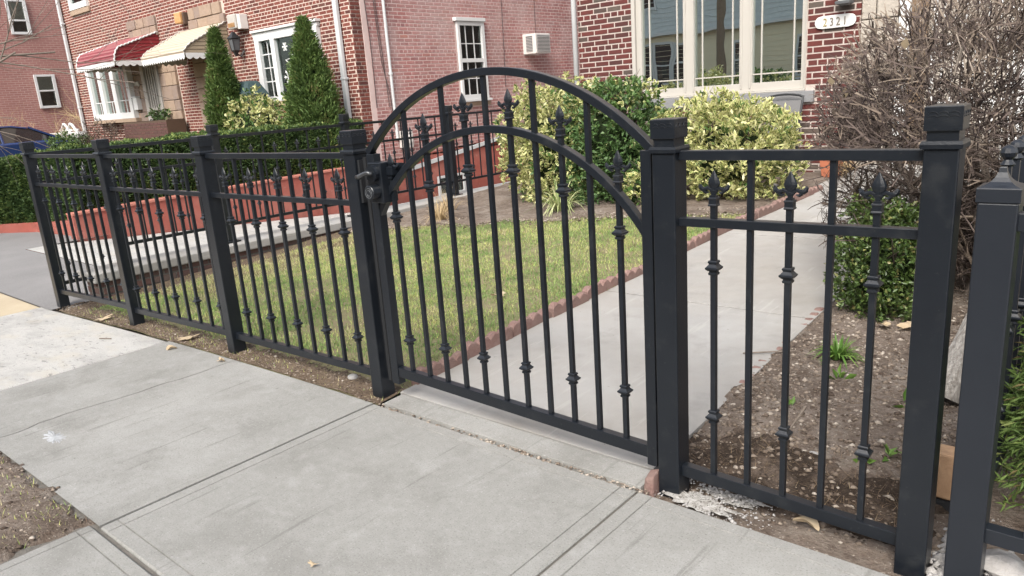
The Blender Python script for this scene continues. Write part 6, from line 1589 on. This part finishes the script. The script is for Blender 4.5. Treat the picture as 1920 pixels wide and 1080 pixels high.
V, F, T = hedge_faces([(-6.0, -12.45, -13.2, -12.45, 'side', 9000), (-6.0, -12.45, -13.2, -12.45, .6, 3000)], 0, 0, 1.15, 19)
npmesh('foliage', V, F, M['leaf_hedge'], h2, T, kind='stuff'); MB().box(-13.2, -6.0, -13.0, -12.52, -.02, 1.08).build('inner_mass', M['inner'], h2)
ff = thing('metal_fence', (-16, -12.4, 0), 'plain black picket fence across the street', 'fence')
MB().box(-20, -13.4, -12.42, -12.38, .95, 1.0).box(-20, -13.4, -12.42, -12.38, .12, .17).build('fence_rails', M['iron2'], ff)
for k in range(55): MB().box(-20+.12*k, -19.98+.12*k, -12.41, -12.39, .0, 1.15).build('picket', M['iron2'], ff)
make_car('silver car parked across the street, mirrored in the window', -9.4, -9.5, -.26, M['car_silver'], PI/2)
make_car('dark blue car parked across the street left of the pole', -17.6, -9.5, -.26, M['car_blue'], PI/2)
# a person standing by the far kerb
pr = thing('person', (-15.1, -11.5, -.12), 'person in dark clothes standing across the street', 'person')
sk_ = bpy.data.meshes.new('body'); bm = bmesh.new()
J = [(0, 0, .95), (0, 0, 1.15), (0, -.01, 1.42), (0, 0, 1.52), (0, .02, 1.62), (0, .01, 1.72), (.10, 0, .92), (.11, .01, .50), (.11, -.01, .07), (.11, .12, .03), (-.10, 0, .92), (-.12, .02, .50), (-.12, 0, .07), (-.12, .13, .03),
     (.19, -.01, 1.40), (.24, .0, 1.12), (.16, .20, 1.18), (.12, .27, 1.22), (-.19, -.01, 1.40), (-.24, .0, 1.12), (-.14, .20, 1.2), (-.08, .28, 1.24)]
R_ = [.13, .14, .15, .055, .085, .095, .085, .062, .042, .035, .085, .062, .042, .035, .055, .042, .032, .028, .055, .042, .032, .028]
E_ = [(0, 1), (1, 2), (2, 3), (3, 4), (4, 5), (0, 6), (6, 7), (7, 8), (8, 9), (0, 10), (10, 11), (11, 12), (12, 13), (2, 14), (14, 15), (15, 16), (16, 17), (2, 18), (18, 19), (19, 20), (20, 21)]
vs = [bm.verts.new(j) for j in J]
for a, b in E_: bm.edges.new((vs[a], vs[b]))
bm.to_mesh(sk_); bm.free(); po = link('body', sk_, pr)
md = po.modifiers.new('skin', 'SKIN'); 
for i, v in enumerate(sk_.skin_vertices[0].data if len(sk_.skin_vertices) else []): v.radius = (R_[i], R_[i]); v.use_root = (i == 0)
sd_ = po.modifiers.new('sub', 'SUBSURF'); sd_.levels = 2; sd_.render_levels = 2
sk_.materials.append(M['cloth'])
MB().lathe([(.02, 1.78), (.08, 1.76), (.10, 1.70), (.10, 1.62), (.085, 1.58)], -15.1, -11.5, 12).build('hair', M['wood_brown'], pr)
# garage closing the driveway between the two houses
ga = thing('garage', (-7.5, 21, -.6), 'low brick garage at the far end of the driveway between the houses', 'garage')
MB().box(-13.5, -2.5, 21, 27, -.95, 2.3).build('wall', M['brick_far_x'], ga)
MB().box(-13.7, -2.3, 20.85, 27.2, 2.301, 2.5).build('roof', M['roof'], ga)
for i in range(5): MB().box(-9.6, -7.0, 20.93, 20.995, -.6+i*.46, -.15+i*.46).build('door_panel', M['white'], ga, bevel=.02)
